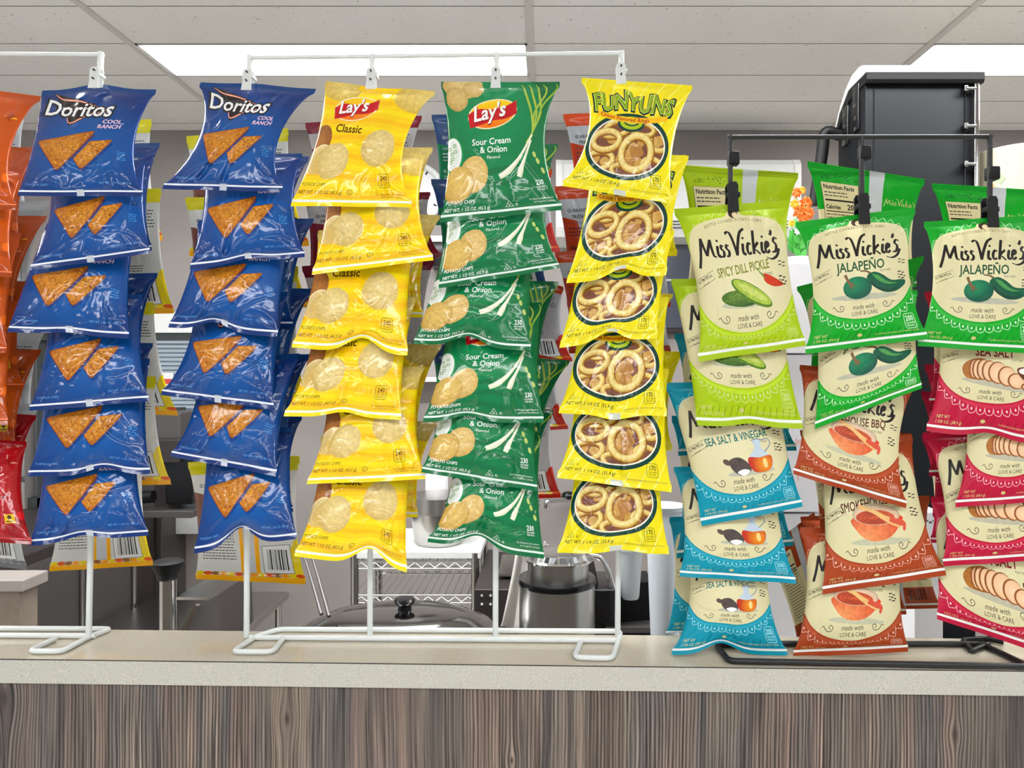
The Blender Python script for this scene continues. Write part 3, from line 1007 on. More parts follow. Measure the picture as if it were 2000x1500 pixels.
def ill_vinegar(A):
    A.ell(60, 72, 24, 2.6, cl(190, 190, 172, .3))
    A.poly(catm([(67, 46), (75, 46), (74.5, 53), (83, 62), (82, 70), (71, 73.5), (60, 70), (59, 62), (67.5, 53)], 4, True), cl(196, 210, 222, .2))
    A.poly(catm([(60.4, 60), (71, 61), (82.0, 60), (83, 66), (79, 72), (71, 73.4), (63, 72), (59, 66)], 4, True), rad(cl(236, 158, 70, .3), cl(190, 60, 46, .3), 75, 67, 13))
    A.ell(75.5, 66, 2.2, 4.2, cl(250, 214, 150), n=14)
    A.stroke([(75, 47), (82, 46), (84, 51), (77, 57)], .9, cl(120, 140, 150), sm=5)
    A.stroke([(66, 46.5), (71, 45.4), (76, 46.5)], .8, cl(110, 126, 136), sm=4)
    A.poly(catm([(40, 61), (50, 59), (58, 64), (60, 71), (50, 74), (42, 69)], 4, True), cl(84, 74, 70, .6))
    A.ell(37.5, 62, 4, 2.4, cl(96, 82, 74, .5), rot=25, n=12)
    A.poly(catm([(46, 71), (53, 69), (59, 71), (52, 74.2)], 4, True), cl(244, 244, 244))


def ill_bowl(A):
    A.ell(54, 72.5, 28, 2.8, cl(196, 196, 170, .3), rot=4)
    A.poly(catm([(30, 52), (33, 63), (44, 71), (60, 71.5), (72, 65), (77, 55)], 4, True), rad(cl(240, 160, 112, .6), cl(208, 76, 58, .6), 40, 68, 40, 20))
    A.ell(53, 52, 24, 8.2, cl(196, 178, 152, .4), rot=6); A.ell(53, 52.6, 22.4, 7.0, cl(226, 196, 170, .3), rot=6)
    A.ell(52, 54, 19.5, 5.6, cl(196, 92, 64, .6), rot=6)
    for k in range(3): A.stroke(ell(50, 54, 15 - 4 * k, 4.4 - 1.2 * k, 18, 6, 20, 300), .8, cl(150, 60, 46), sm=0)
    A.stroke([(36, 44), (50, 49), (64, 57), (76, 62)], (3.4, 3.0, 4.6, 6.4), cl(232, 190, 132, .3))
    A.stroke([(66, 57), (74, 60), (79, 62), (78, 67)], (4.0, 5.0, 2.0), cl(214, 96, 76, .4))


def ill_seasalt(A):
    A.ell(56, 71, 34, 3, cl(190, 186, 166, .3), rot=6)
    A.poly(catm([(23, 56), (30, 50), (44, 49), (46, 66), (30, 67), (24, 63)], 4, True), cl(170, 112, 60, .8))
    for k, (x, y, a, b) in enumerate(((34, 58, 5, 9), (38, 58, 6, 9.4), (43, 58, 6.6, 9.6), (49, 59, 7.6, 9.8), (57, 60, 9.4, 10), (66, 62.5, 9, 9), (75, 66, 8.4, 7), (86, 70.5, 6.5, 3.8))):
        A.ell(x, y, a, b, cl(142, 84, 48, .4), n=20); A.ell(x + .8, y, a - .9, b - .9, rad(cl(244, 214, 182), cl(232, 188, 150), x, y, a, b), n=20)
    A.poly(catm([(76, 55), (88, 53), (99, 56), (99, 62), (90, 67), (80, 63)], 4, True), cl(104, 58, 42, .6))
    A.ell(87, 57, 9.5, 3.2, cl(244, 242, 238), n=18)
    A.stroke([(92, 58), (100, 50)], 2.4, cl(120, 76, 54), sm=0)


def art_kettle(col, dark, flavour, ill, fcol, lacing=(214, 240, 214)):
    c0, c1 = cl(*col), cl(*dark)
    A = Art(rad(c0, tuple(a * .82 + b * .18 for a, b in zip(c0, c1)), 50, 70, 80, 80))
    lace = cl(*lacing)
    pan = np.concatenate([catm([(0, 34), (5, 21), (14, 14), (30, 10.5), (42, 9), (45, 5.5), (50, 4.2), (55, 5.5), (58, 9), (72, 10.5), (88, 15), (96, 23), (100, 36)], 4),
                          catm([(100, 71), (90, 82), (76, 90), (60, 94.2), (50, 95), (38, 94), (22, 89.6), (9, 81.5), (0, 71)], 4)])
    A.stroke(catm([(0, 75), (9, 85), (22, 92.6), (38, 96.9), (50, 97.8), (60, 97.2), (76, 93), (90, 85.4), (100, 75)], 3), 2.6, tuple(min(1, v * 1.12 + .02) for v in c0[:3]) + (0,), sm=0)
    A.poly(pan, rad(cl(230, 223, 186), cl(216, 208, 168), 50, 55, 60, 50))
    n = 13
    for k in range(n):                              # scalloped lace along the lower edge
        t0, t1 = k / n, (k + 1) / n
        f = lambda t: (100 * t, 77.5 + 21.5 * (1 - (2 * t - 1) ** 2) ** .8)
        (xa, ya), (xb, yb) = f(t0), f(t1)
        mx, my = (xa + xb) / 2 + (t0 + t1 - 1) * 1.5, (ya + yb) / 2 + 5.6
        A.stroke([(xa, ya), (xa * .84 + mx * .16, (ya + my) / 2 + .8), (xa * .5 + mx * .5, my - .5), (mx, my), (xb * .5 + mx * .5, my - .5), (xb * .84 + mx * .16, (yb + my) / 2 + .8), (xb, yb)], .5, lace, sm=2)
        A.ell(mx, my - 3.4, .9, 1.1, lace, n=8)
        if abs(t0 - .5) > .1: A.stroke([(xa, 31 - 24 * (1 - (2 * t0 - 1) ** 2) ** .7), ((xa + xb) / 2, 25.5 - 22.5 * (1 - (t0 + t1 - 1) ** 2) ** .7), (xb, 31 - 24 * (1 - (2 * t1 - 1) ** 2) ** .7)], .35, lace, sm=4)
    ink = cl(44, 36, 34)
    def arc(q):
        q = q.copy(); x = q[..., 0] / 60.0
        q[..., 1] += 15 * (x - .5) ** 2
        return q
    A.text('KETTLE COOKED POTATO CHIPS', 21, 13.6, 3.6, cl(96, 84, 70), sx=1.0, warp=arc, res=1)
    A.ell(50, 7.4, 4.2, 3.6, cl(66, 50, 44), n=16); A.ell(51.4, 8.4, 2.4, 2.4, cl(226, 206, 170), n=12)
    script_name(A, 11, 39.5, 7.8, cl(34, 28, 28))
    fc = cl(*fcol)
    fl, fx, fs, fw, frot = flavour
    for dx, dy in ((0, 0),): A.text(fl, fx, 52.4, fs, fc, sx=fw, al='C', rot=frot, bold=.018)
    A.text('FLAVORED', 76, 55.6, 2.8, cl(70, 70, 60), sx=.85, al='C', res=1)
    k0 = len(A.sh)
    ill(A)
    for k in range(k0, len(A.sh)):                  # the picture sits a little lower
        lp, c = A.sh[k]
        A.sh[k] = ([l + np.array([0, 6.6]) for l in lp], (lambda f: lambda Q: f(Q - np.array([0, 6.6])))(c) if callable(c) else c)
    stamp(A, ink)
    microtext(A, 89, 46, 97, 2, 2.6, .8, ink, 5, .3)
    microtext(A, 88, 57, 96, 3, 2.6, 1.0, ink, 6, .3)
    A.text('made with', 50, 86.6, 6.2, ink, sx=.82, al='C', shear=.25)
    A.text('LOVE & CARE', 51, 91.8, 5.0, ink, sx=.82, al='C')
    swirl(A, 31, 85.2, 1, ink); swirl(A, 70, 85.2, -1, ink)
    gold = cl(206, 196, 140)
    for k in range(16):
        x = 2 + 6.2 * k
        A.stroke([(x, 112.6), (x + 4.2, 106)], .5, c1, sm=0)
    A.text('NET WT', 5, 108.0, 3.4, gold, sx=.9, bold=.01, res=1)
    A.text('1 3/8 OZ. (38.9 g)', 5, 111.8, 3.4, gold, sx=.9, bold=.01, res=1)
    A.ell(45, 109.5, 2.2, 1.6, gold, n=10)
    A.text('See Nutrition Information for Total Fat Content', 96, 111, 2.4, gold, sx=.8, al='R', res=1)
    calories(A, 87, 95.5, '200', cl(*lacing), 8, True)
    A.poly([(0, 113.6), (100, 113.6), (100, 120), (0, 120)], tuple(a * .8 + b * .2 for a, b in zip(c0, c1)))
    A.poly([(0, 113.6), (100, 113.6), (100, 115.8), (0, 115.8)], cl(238, 240, 236))
    for k in range(3): A.poly([(0, 1.4 + 1.6 * k), (100, 1.4 + 1.6 * k), (100, 1.8 + 1.6 * k), (0, 1.8 + 1.6 * k)], tuple(a * .75 + b * .25 for a, b in zip(c0, c1)))
    return A


def art_kettle_back(col, dark):
    c0, c1 = cl(*col), cl(*dark)
    A = Art(c0, nx=24, ny=30)
    for k in range(3): A.poly([(0, 1.4 + 1.6 * k), (100, 1.4 + 1.6 * k), (100, 1.8 + 1.6 * k), (0, 1.8 + 1.6 * k)], c1)
    A.poly([(0, 44), (30, 40), (60, 39), (100, 46), (100, 96), (0, 96)], cl(232, 222, 178))
    blobs(A, [(8, 8), (44, 8), (44, 14), (8, 14)], 60, c1, .3, .8, 3)
    A.poly([(7, 17), (43, 17), (43, 92), (7, 92)], cl(232, 222, 178)); A.stroke([(7, 17), (43, 17), (43, 92), (7, 92)], .5, BLACK, sm=0, closed=True)
    A.text('Nutrition Facts', 9, 23, 5.6, BLACK, sx=.86, bold=.03)
    microtext(A, 9, 26, 34, 2, 3, .9, cl(50, 46, 40), 5)
    A.poly([(9, 33), (41, 33), (41, 34.6), (9, 34.6)], BLACK)
    A.text('Calories', 9, 42, 5.6, BLACK, sx=.8, bold=.03); A.text('200', 41, 42, 7.4, BLACK, sx=.9, bold=.03, al='R')
    A.poly([(9, 44), (41, 44), (41, 44.9), (9, 44.9)], BLACK)
    microtext(A, 9, 47, 41, 14, 3.2, .9, cl(60, 56, 48), 8)
    A.poly([(53, 0), (66, 0), (66, 120), (53, 120)], cl(206, 210, 212))
    script_name(A, 69, 32, 3.0, cl(214, 206, 150), rise=-.1, w=.22, sub=2)
    microtext(A, 70, 50, 96, 12, 3.4, .9, cl(70, 66, 54), 9)
    barcode(A, 70, 98, 94, 110)
    A.poly([(0, 114), (100, 114), (100, 116), (0, 116)], cl(236, 238, 234))
    return A


def art_back(body, seal, bar, text=(60, 60, 64), side=None, tint=None):
    """the unprinted-looking reverse of a chip bag: text panel, fin tape, barcode"""
    A = Art(cl(*body), nx=24, ny=30)
    b, s, t = cl(*bar), cl(*seal), cl(*text)
    A.poly([(0, 0), (100, 0), (100, 13), (0, 13)], s)
    if side: A.poly([(88, 92), (96, 78), (100, 76), (100, 120), (88, 120)], cl(*side))
    if tint: A.poly([(0, 30), (14, 34), (20, 60), (8, 80), (0, 82)], cl(*tint))
    A.poly([(45, 0), (56, 0), (56, 120), (45, 120)], cl(200, 202, 206))
    A.poly([(41, 60), (45, 60), (45.5, 114), (42, 114)], b); A.poly([(56, 60), (61, 60), (60, 114), (56, 114)], b)
    A.text('GUARANTEED', 6, 26, 5.0, t, sx=.8, bold=.02, res=1); A.text('FRESH', 10, 32, 5.0, t, sx=.9, bold=.02, res=1)
    A.text('until printed date', 5, 37, 3.4, t, sx=.9, res=1)
    microtext(A, 5, 41, 40, 3, 3.4, 1.2, t, 3)
    A.text('Nutrition Facts', 5, 62, 5.2, t, sx=.8, bold=.03, res=1)
    microtext(A, 5, 65, 40, 12, 2.9, .9, t, 6)
    microtext(A, 63, 20, 96, 6, 3.0, 1.0, t, 12)
    microtext(A, 63, 72, 82, 3, 2.4, .8, t, 13)
    A.poly([(63, 84), (91, 82), (92, 110), (64, 111)], cl(228, 228, 226)); A.stroke([(63, 84), (91, 82), (92, 110), (64, 111)], .7, cl(50, 48, 44), sm=0, closed=True)
    barcode(A, 68, 87, 87, 107, c=cl(40, 40, 42))
    for k in range(14):
        A.ell(4 + 7.1 * k, 112.6, 4.4, 2.0, cl(*((236, 210, 60), (222, 90, 50), (140, 90, 50), (240, 160, 50))[k % 4]) if bar[0] > 180 else b, n=10)
    A.poly([(0, 114.5), (100, 114.5), (100, 120), (0, 120)], b)
    return A


def art_puffs(c0, c1, spark, dark, n=False):
    A = Art(rad(cl(*c0), cl(*c1), 40, 60, 80, 80))
    rr = random.Random(11)
    for k in range(26):
        x, y = rr.uniform(0, 100), rr.uniform(8, 108)
        A.poly(ell(x, y, rr.uniform(3, 9), rr.uniform(2, 5), 8, rr.uniform(0, 180)), cl(*[int(a * .8 + b * .2) for a, b in zip(c1, dark)], .3) if k % 2 else cl(*[min(255, int(a * 1.06)) for a in c0], .3))
    for k in range(9):
        x, y = rr.uniform(5, 95), rr.uniform(10, 100)
        A.stroke([(x, y), (x + 3, y - 1.2), (x + 7, y - .4)], (.4, 1.5, .4), cl(*spark), sm=4)
    for k in range(8):
        x, y = rr.uniform(40, 95), rr.uniform(20, 100)
        A.stroke([(x, y), (x + 9, y + 5)], (.3, 1.1, .3), cl(*dark), sm=0)
    A.poly([(80, 88), (90, 87), (90.5, 97), (80.5, 98)], cl(226, 190, 60)); A.ell(85, 91, 2.2, 2.6, cl(70, 50, 30), n=8); A.poly([(81.5, 95), (89, 94.4), (89, 96), (81.5, 96.6)], cl(120, 90, 40))
    if n: calories(A, 80, 100, '210', cl(110, 24, 26), 10, True)
    A.poly([(0, 114.2), (100, 114.2), (100, 120), (0, 120)], cl(*[int(v * .9) for v in c1]))
    A.poly([(0, 114.2), (100, 114.2), (100, 115.4), (0, 115.4)], cl(*[min(255, v + 60) for v in c1]))
    return A

# ------------------------------------------------------------------ bags
def film_material(name, rough, coat, crinkle, spec):
    m, nt, b = nodes_mat(name)
    at_ = mk(nt, 'ShaderNodeAttribute', attribute_name='ink')
    tc = mk(nt, 'ShaderNodeTexCoord')
    oi = mk(nt, 'ShaderNodeObjectInfo')
    no = mk(nt, 'ShaderNodeTexNoise', Scale=26.0, Detail=4.0, Roughness=0.7)
    nt.links.new(tc.outputs['UV'], no.inputs['Vector'])
    mr = mk(nt, 'ShaderNodeMapRange'); mr.inputs['From Min'].default_value = .3; mr.inputs['From Max'].default_value = .7
    mr.inputs['To Min'].default_value = 0.62; mr.inputs['To Max'].default_value = 1.32
    nt.links.new(no.outputs['Fac'], mr.inputs['Value'])
    sc = mk(nt, 'ShaderNodeVectorMath', operation='SCALE')
    nt.links.new(at_.outputs['Color'], sc.inputs[0]); nt.links.new(mr.outputs[0], sc.inputs['Scale'])
    mx = mk(nt, 'ShaderNodeMix', data_type='RGBA')
    nt.links.new(at_.outputs['Alpha'], mx.inputs[0]); nt.links.new(at_.outputs['Color'], mx.inputs[6]); nt.links.new(sc.outputs[0], mx.inputs[7])
    nt.links.new(mx.outputs[2], b.inputs['Base Color'])
    b.inputs['Roughness'].default_value = rough
    b.inputs['Coat Weight'].default_value = coat
    b.inputs['Coat Roughness'].default_value = 0.06
    b.inputs['Specular IOR Level'].default_value = spec
    # fine crackle of the film, different on every bag
    ad = mk(nt, 'ShaderNodeVectorMath', operation='ADD')
    rs = mk(nt, 'ShaderNodeVectorMath', operation='SCALE'); rs.inputs[0].default_value = (37, 17, 5)
    nt.links.new(oi.outputs['Random'], rs.inputs['Scale'])
    nt.links.new(tc.outputs['UV'], ad.inputs[0]); nt.links.new(rs.outputs[0], ad.inputs[1])
    n2 = mk(nt, 'ShaderNodeTexNoise', Scale=4.5, Detail=1.5, Distortion=1.6)
    nt.links.new(ad.outputs[0], n2.inputs['Vector'])
    n3 = mk(nt, 'ShaderNodeTexVoronoi', Scale=5.0); n3.feature = 'F1'
    nt.links.new(ad.outputs[0], n3.inputs['Vector'])
    sm = mk(nt, 'ShaderNodeMath', operation='MULTIPLY_ADD'); sm.inputs[1].default_value = 0.16
    nt.links.new(n3.outputs['Distance'], sm.inputs[0]); nt.links.new(n2.outputs['Fac'], sm.inputs[2])
    bp = mk(nt, 'ShaderNodeBump', Strength=crinkle, Distance=0.004)
    nt.links.new(sm.outputs[0], bp.inputs['Height'])
    nt.links.new(bp.outputs['Normal'], b.inputs['Normal']); nt.links.new(bp.outputs['Normal'], b.inputs['Coat Normal'])
    return m


M_gloss = film_material('printed_gloss_film', 0.13, 0.0, 0.20, 0.50)
M_matte = film_material('printed_matte_film', 0.40, 0.0, 0.12, 0.22)

LAY = {'f': (1.190, 1.126, .0215), 'b': (1.262, 1.230, .016), 'r': (1.285, 1.340, .017)}
ARTS = {}


def get_art(k):
    if k not in ARTS: ARTS[k] = ART_SRC[k]().build()
    return ARTS[k]


def bilin(G, s, t, clampv=True):
    nt, ns = G.shape[0] - 1, G.shape[1] - 1
    x = np.clip(s, 0, 1) * ns; y = np.clip(t, 0, 1) * nt
    i = np.minimum(x.astype(int), ns - 1); j = np.minimum(y.astype(int), nt - 1)
    fx, fy = (x - i)[:, None], (y - j)[:, None]
    return G[j, i] * (1 - fx) * (1 - fy) + G[j, i + 1] * fx * (1 - fy) + G[j + 1, i] * (1 - fx) * fy + G[j + 1, i + 1] * fx * fy


def bag_surface(q, D, top, bot, wl, wr, notch, nc, tcurve, seed, soft, ns=110, nt=150):
    """front and back surface grids of a filled pillow bag whose four corners are q = TL, TR, BR, BL"""
    rr = random.Random(seed)
    TL, TR, BR, BL = [np.array(v) for v in q]
    ex = (TR + BR - TL - BL) / 2
    ey = (BL + BR - TL - TR) / 2
    Wd, Hd = np.linalg.norm(ex), np.linalg.norm(ey)
    n = np.array([0, 0, CZ]) - (TL + TR + BR + BL) / 4; n /= np.linalg.norm(n)   # a filled bag bulges towards the aisle
    s = np.linspace(0, 1, ns + 1); s = 0.5 + 0.5 * np.sign(s - .5) * np.abs(2 * s - 1) ** 1.0
    t = np.linspace(0, 1, nt + 1)
    S, T = np.meshgrid(s, t)
    tb = np.clip((T - top) / (1 - top - bot), 0, 1)
    bodym = np.clip(np.minimum(tb, 1 - tb) / .06, 0, 1)
    g = np.sin(np.pi * tb) ** 0.62
    S2 = wl * g + S * (1 - wl * g - wr * g)
    dn = np.exp(-((S - nc) / .17) ** 2) * T ** 5
    dtp = np.exp(-((S - .48) / .22) ** 2) * (1 - T) ** 4
    T2 = T - (notch * dn) - tcurve * dtp
    P = ((1 - S2)[..., None] * (1 - T2)[..., None] * TL + S2[..., None] * (1 - T2)[..., None] * TR + S2[..., None] * T2[..., None] * BR + (1 - S2)[..., None] * T2[..., None] * BL)
    prof = (1 - np.abs(2 * S - 1) ** 2.5) ** 0.62
    h = np.sin(np.pi * np.clip(tb, 0, 1) ** (0.92 + rr.uniform(-.1, .1))) ** 0.60
    Tk = D * prof * h
    amp = D * (0.75 if soft else 1.25)
    wrk = np.zeros_like(S)
    # gathers that run out of the two seals
    for end, e in ((tb, 0), (1 - tb, 1)):
        for k in range(6):
            c = rr.uniform(.06, .94); w = rr.uniform(.018, .04); L = rr.uniform(.10, .30); a = rr.choice((-1, 1)) * rr.uniform(.06, .22) * amp
            cc = c + (0.5 - c) * .5 * end
            wrk += a * np.exp(-((S - cc) / w) ** 2) * np.exp(-(end / L) ** 2) * np.clip(end / .05, 0, 1)
    # long creases and dents of the crumpled film
    for k in range(12 if soft else 22):
        x0, y0, an = rr.uniform(.05, .95), rr.uniform(.06, .94), rr.uniform(0, math.pi)
        if k < 4:                                  # folds that leave the corners
            x0, y0 = ((.12, .86), (.88, .86), (.12, .12), (.88, .12))[k]
            an = (-.75, .75, .75, -.75)[k] + math.pi * 0 + rr.uniform(-.25, .25)
        L = rr.uniform(.07, .22); w = rr.uniform(.011, .024); a = rr.choice((-1, 1, 1)) * rr.uniform(.03, .12) * amp
        u = (S - x0) * math.cos(an) + (tb - y0) * math.sin(an); v = -(S - x0) * math.sin(an) + (tb - y0) * math.cos(an)
        v = v + rr.uniform(-.8, .8) * u * u / L
        wrk += a * (np.exp(-(v / w) ** 2) - .5 * np.exp(-((v - 2 * w) / (2 * w)) ** 2)) * np.exp(-(u / L) ** 2)
    for k in range(6):
        x0, y0 = rr.uniform(.1, .9), rr.uniform(.1, .9); r = rr.uniform(.12, .28)
        wrk += rr.uniform(-.10, .08) * amp * np.exp(-(((S - x0) ** 2 + (tb - y0) ** 2) / r ** 2))
    wrk *= bodym * np.clip(prof * 1.2, 0, 1)
    # the seals wave gently, front and back together
    ph, fr = rr.uniform(0, 6.28), rr.uniform(.8, 1.6)
    ph2, fr2 = rr.uniform(0, 6.28), rr.uniform(1.0, 2.2)
    wave = D * (.16 * np.sin(2 * np.pi * fr * S + ph) * (1 - T) ** 6 + .24 * np.sin(2 * np.pi * fr2 * S + ph2) * T ** 6)
    rib = 0.00010 * np.sin(np.where(T < .5, T, 1 - T) * 2 * np.pi / .0285) * (1 - np.clip(bodym * 20, 0, 1))
    fr_ = P + n * (np.maximum(Tk + wrk, Tk * .25) + wave + rib + .0008)[..., None]
    bk = P + n * (-Tk * .55 + wave - .0008)[..., None]
    return fr_, bk


def mesh_obj(name, V, Fc, Cc, UV, N, m, parent):
    me = bpy.data.meshes.new(name)
    used = np.unique(Fc)
    remap = np.zeros(len(V), int); remap[used] = np.arange(len(used))
    Fr = remap[Fc]
    V, UV, N = V[used], UV[used], N[used]
    me.vertices.add(len(V)); me.vertices.foreach_set('co', V.astype(np.float32).ravel())
    k = len(Fr)
    me.loops.add(3 * k); me.loops.foreach_set('vertex_index', Fr.astype(np.int32).ravel())
    me.polygons.add(k); me.polygons.foreach_set('loop_start', np.arange(0, 3 * k, 3, dtype=np.int32))
    me.update(calc_edges=True)
    me.polygons.foreach_set('use_smooth', [True] * k)
    ca = me.color_attributes.new('ink', 'FLOAT_COLOR', 'CORNER')
    ca.data.foreach_set('color', Cc.reshape(-1, 4).astype(np.float32).ravel())
    uv = me.uv_layers.new(name='UVMap')
    uv.data.foreach_set('uv', UV[Fr.ravel()].astype(np.float32).ravel())
    me.materials.append(m)
    me.normals_split_custom_set_from_vertices(N.astype(np.float32).tolist())
    o = bpy.data.objects.new(name, me)
    COL.objects.link(o)
    o.parent = parent
    return o


def grid_normals(G, sign):
    du = np.gradient(G, axis=1); dv = np.gradient(G, axis=0)
    N = -np.cross(du, dv) * sign
    return N / (np.linalg.norm(N, axis=2)[..., None] + 1e-12)


SEED = [100]


def bag(name, art, layer, q, label, group, cat='chip bag', wl=.06, wr=.06, notch=.0, nc=.5, tc=.0, soft=False, back=(190, 192, 196), tw=None, dt=0.0, db=0.0, D=None):
    A = get_art(art)
    t0, b0, D0 = LAY[layer]
    t0 += dt; b0 += db; D = D or D0
    SEED[0] += 1
    q3 = [at(q[0][0], q[0][1], t0), at(q[1][0], q[1][1], t0), at(q[2][0], q[2][1], b0), at(q[3][0], q[3][1], b0)]
    fr, bk = bag_surface(q3, D, A['top'], A['bot'], wl, wr, notch, nc, tc, SEED[0], soft)
    if layer != 'r':
        for G in (fr, bk): G[..., 2] = np.maximum(G[..., 2], ZT + .0015)
    root = thing(name, (q3[2] + q3[3]) / 2, label, cat, group)
    off = np.array(root.location)
    V = A['V']; s, t = V[:, 0] / 100, V[:, 1] / AH
    if tw: t = np.interp(t * AH, [0, tw[0], AH - A['bot'] * AH, AH], [0, tw[1], AH - A['bot'] * AH, AH]) / AH
    Pf = bilin(fr, s, t) - off; Nf = bilin(grid_normals(fr, 1), s, t)
    # the reverse: a plain grid in the film's back colour
    gs, gt = np.linspace(0, 1, 37), np.concatenate([np.linspace(0, A['top'], 4)[:-1], np.linspace(A['top'], 1 - A['bot'], 33), np.linspace(1 - A['bot'], 1, 4)[1:]])
    GS, GT = np.meshgrid(gs, gt)
    Pb = bilin(bk, GS.ravel(), GT.ravel()) - off; Nb = bilin(grid_normals(bk, -1), GS.ravel(), GT.ravel())
    nx, ny = len(gs), len(gt)
    jj, ii = np.meshgrid(np.arange(ny - 1), np.arange(nx - 1), indexing='ij')
    a = (jj * nx + ii).ravel()
    Fb = np.concatenate([np.stack([a, a + 1, a + nx + 1], 1), np.stack([a, a + nx + 1, a + nx], 1)])
    ct_ = GT.ravel()[Fb].mean(1)
    pb = np.where(ct_ < A['top'], 0, np.where(ct_ > 1 - A['bot'], 2, 1))
    nv = len(V)
    allV = np.concatenate([Pf, Pb]); allN = np.concatenate([Nf, Nb])
    UV = np.concatenate([np.stack([s, 1.2 - V[:, 1] / AH * 1.2], 1), np.stack([GS.ravel() + 1.3, 1.2 - GT.ravel() * 1.2], 1)])
    m = M_matte if soft else M_gloss
    bc = np.array(cl(*back))
    for p, nm in ((1, 'pouch'), (0, 'top_seal'), (2, 'bottom_seal')):
        kf, kb = A['part'] == p, pb == p
        Fc = np.concatenate([A['F'][kf], Fb[kb] + nv])
        Cc = np.concatenate([A['C'][kf], np.broadcast_to(bc, (kb.sum(), 3, 4))])
        mesh_obj(nm, allV, Fc, Cc, UV, allN, m, root)
    return root


LIME = ((176, 202, 40), (112, 132, 22)); GREEN = ((44, 166, 62), (14, 96, 46)); TEAL = ((14, 150, 172), (4, 96, 118))
BROWN = ((166, 74, 44), (104, 40, 30)); ROSE = ((186, 40, 66), (124, 20, 44))
ART_SRC = {
    'tortilla': art_tortilla, 'classic': art_classic, 'onion': art_onion, 'rings': art_rings,
    'pickle': lambda: art_kettle(*LIME, ('SPICY DILL PICKLE', 52, 9.6, .70, -4), ill_pickle, (122, 128, 40), (206, 214, 150)),
    'jalapeno': lambda: art_kettle(*GREEN, ('JALAPEÑO', 51, 12.0, .86, 0), ill_jalapeno, (44, 84, 56)),
    'vinegar': lambda: art_kettle(*TEAL, ('SEA SALT & VINEGAR', 52, 9.2, .72, -4), ill_vinegar, (20, 110, 104), (170, 226, 236)),
    'bbq': lambda: art_kettle(*BROWN, ('SMOKEHOUSE BBQ', 51, 10.4, .74, -3), ill_bowl, (92, 42, 30), (232, 190, 176)),
    'seasalt': lambda: art_kettle(*ROSE, ('SEA SALT', 54, 11.6, .80, 0), ill_seasalt, (120, 28, 36), (240, 196, 204)),
    'pickle_back': lambda: art_kettle_back(*LIME), 'jalapeno_back': lambda: art_kettle_back(*GREEN),
    'bbq_back': lambda: art_kettle_back(*BROWN), 'seasalt_back': lambda: art_kettle_back(*ROSE),
    'white_back': lambda: art_back((216, 216, 212), (214, 206, 50), (244, 178, 26), side=(236, 212, 40), tint=(120, 74, 60)),
    'silver_back': lambda: art_back((196, 198, 200), (206, 208, 208), (120, 120, 124)),
    'maroon_back': lambda: art_back((190, 186, 186), (118, 22, 40), (118, 22, 40), side=(140, 28, 44), tint=(130, 26, 44)),
    'navy_back': lambda: art_back((40, 70, 118), (34, 66, 110), (30, 110, 80), text=(200, 206, 214), tint=(20, 120, 80)),
    'red_back': lambda: art_back((186, 184, 186), (190, 66, 34), (186, 44, 34), text=(46, 44, 52), side=(186, 44, 34), tint=(52, 36, 38)),
    'flame_back': lambda: art_back((186, 188, 194), (196, 74, 30), (176, 60, 40), text=(40, 42, 52), tint=(180, 64, 40)),
    'orange': lambda: art_puffs((212, 104, 46), (178, 76, 34), (250, 190, 70), (104, 44, 20)),
    'hotred': lambda: art_puffs((196, 38, 44), (150, 20, 30), (240, 160, 150), (120, 16, 24), True),
}

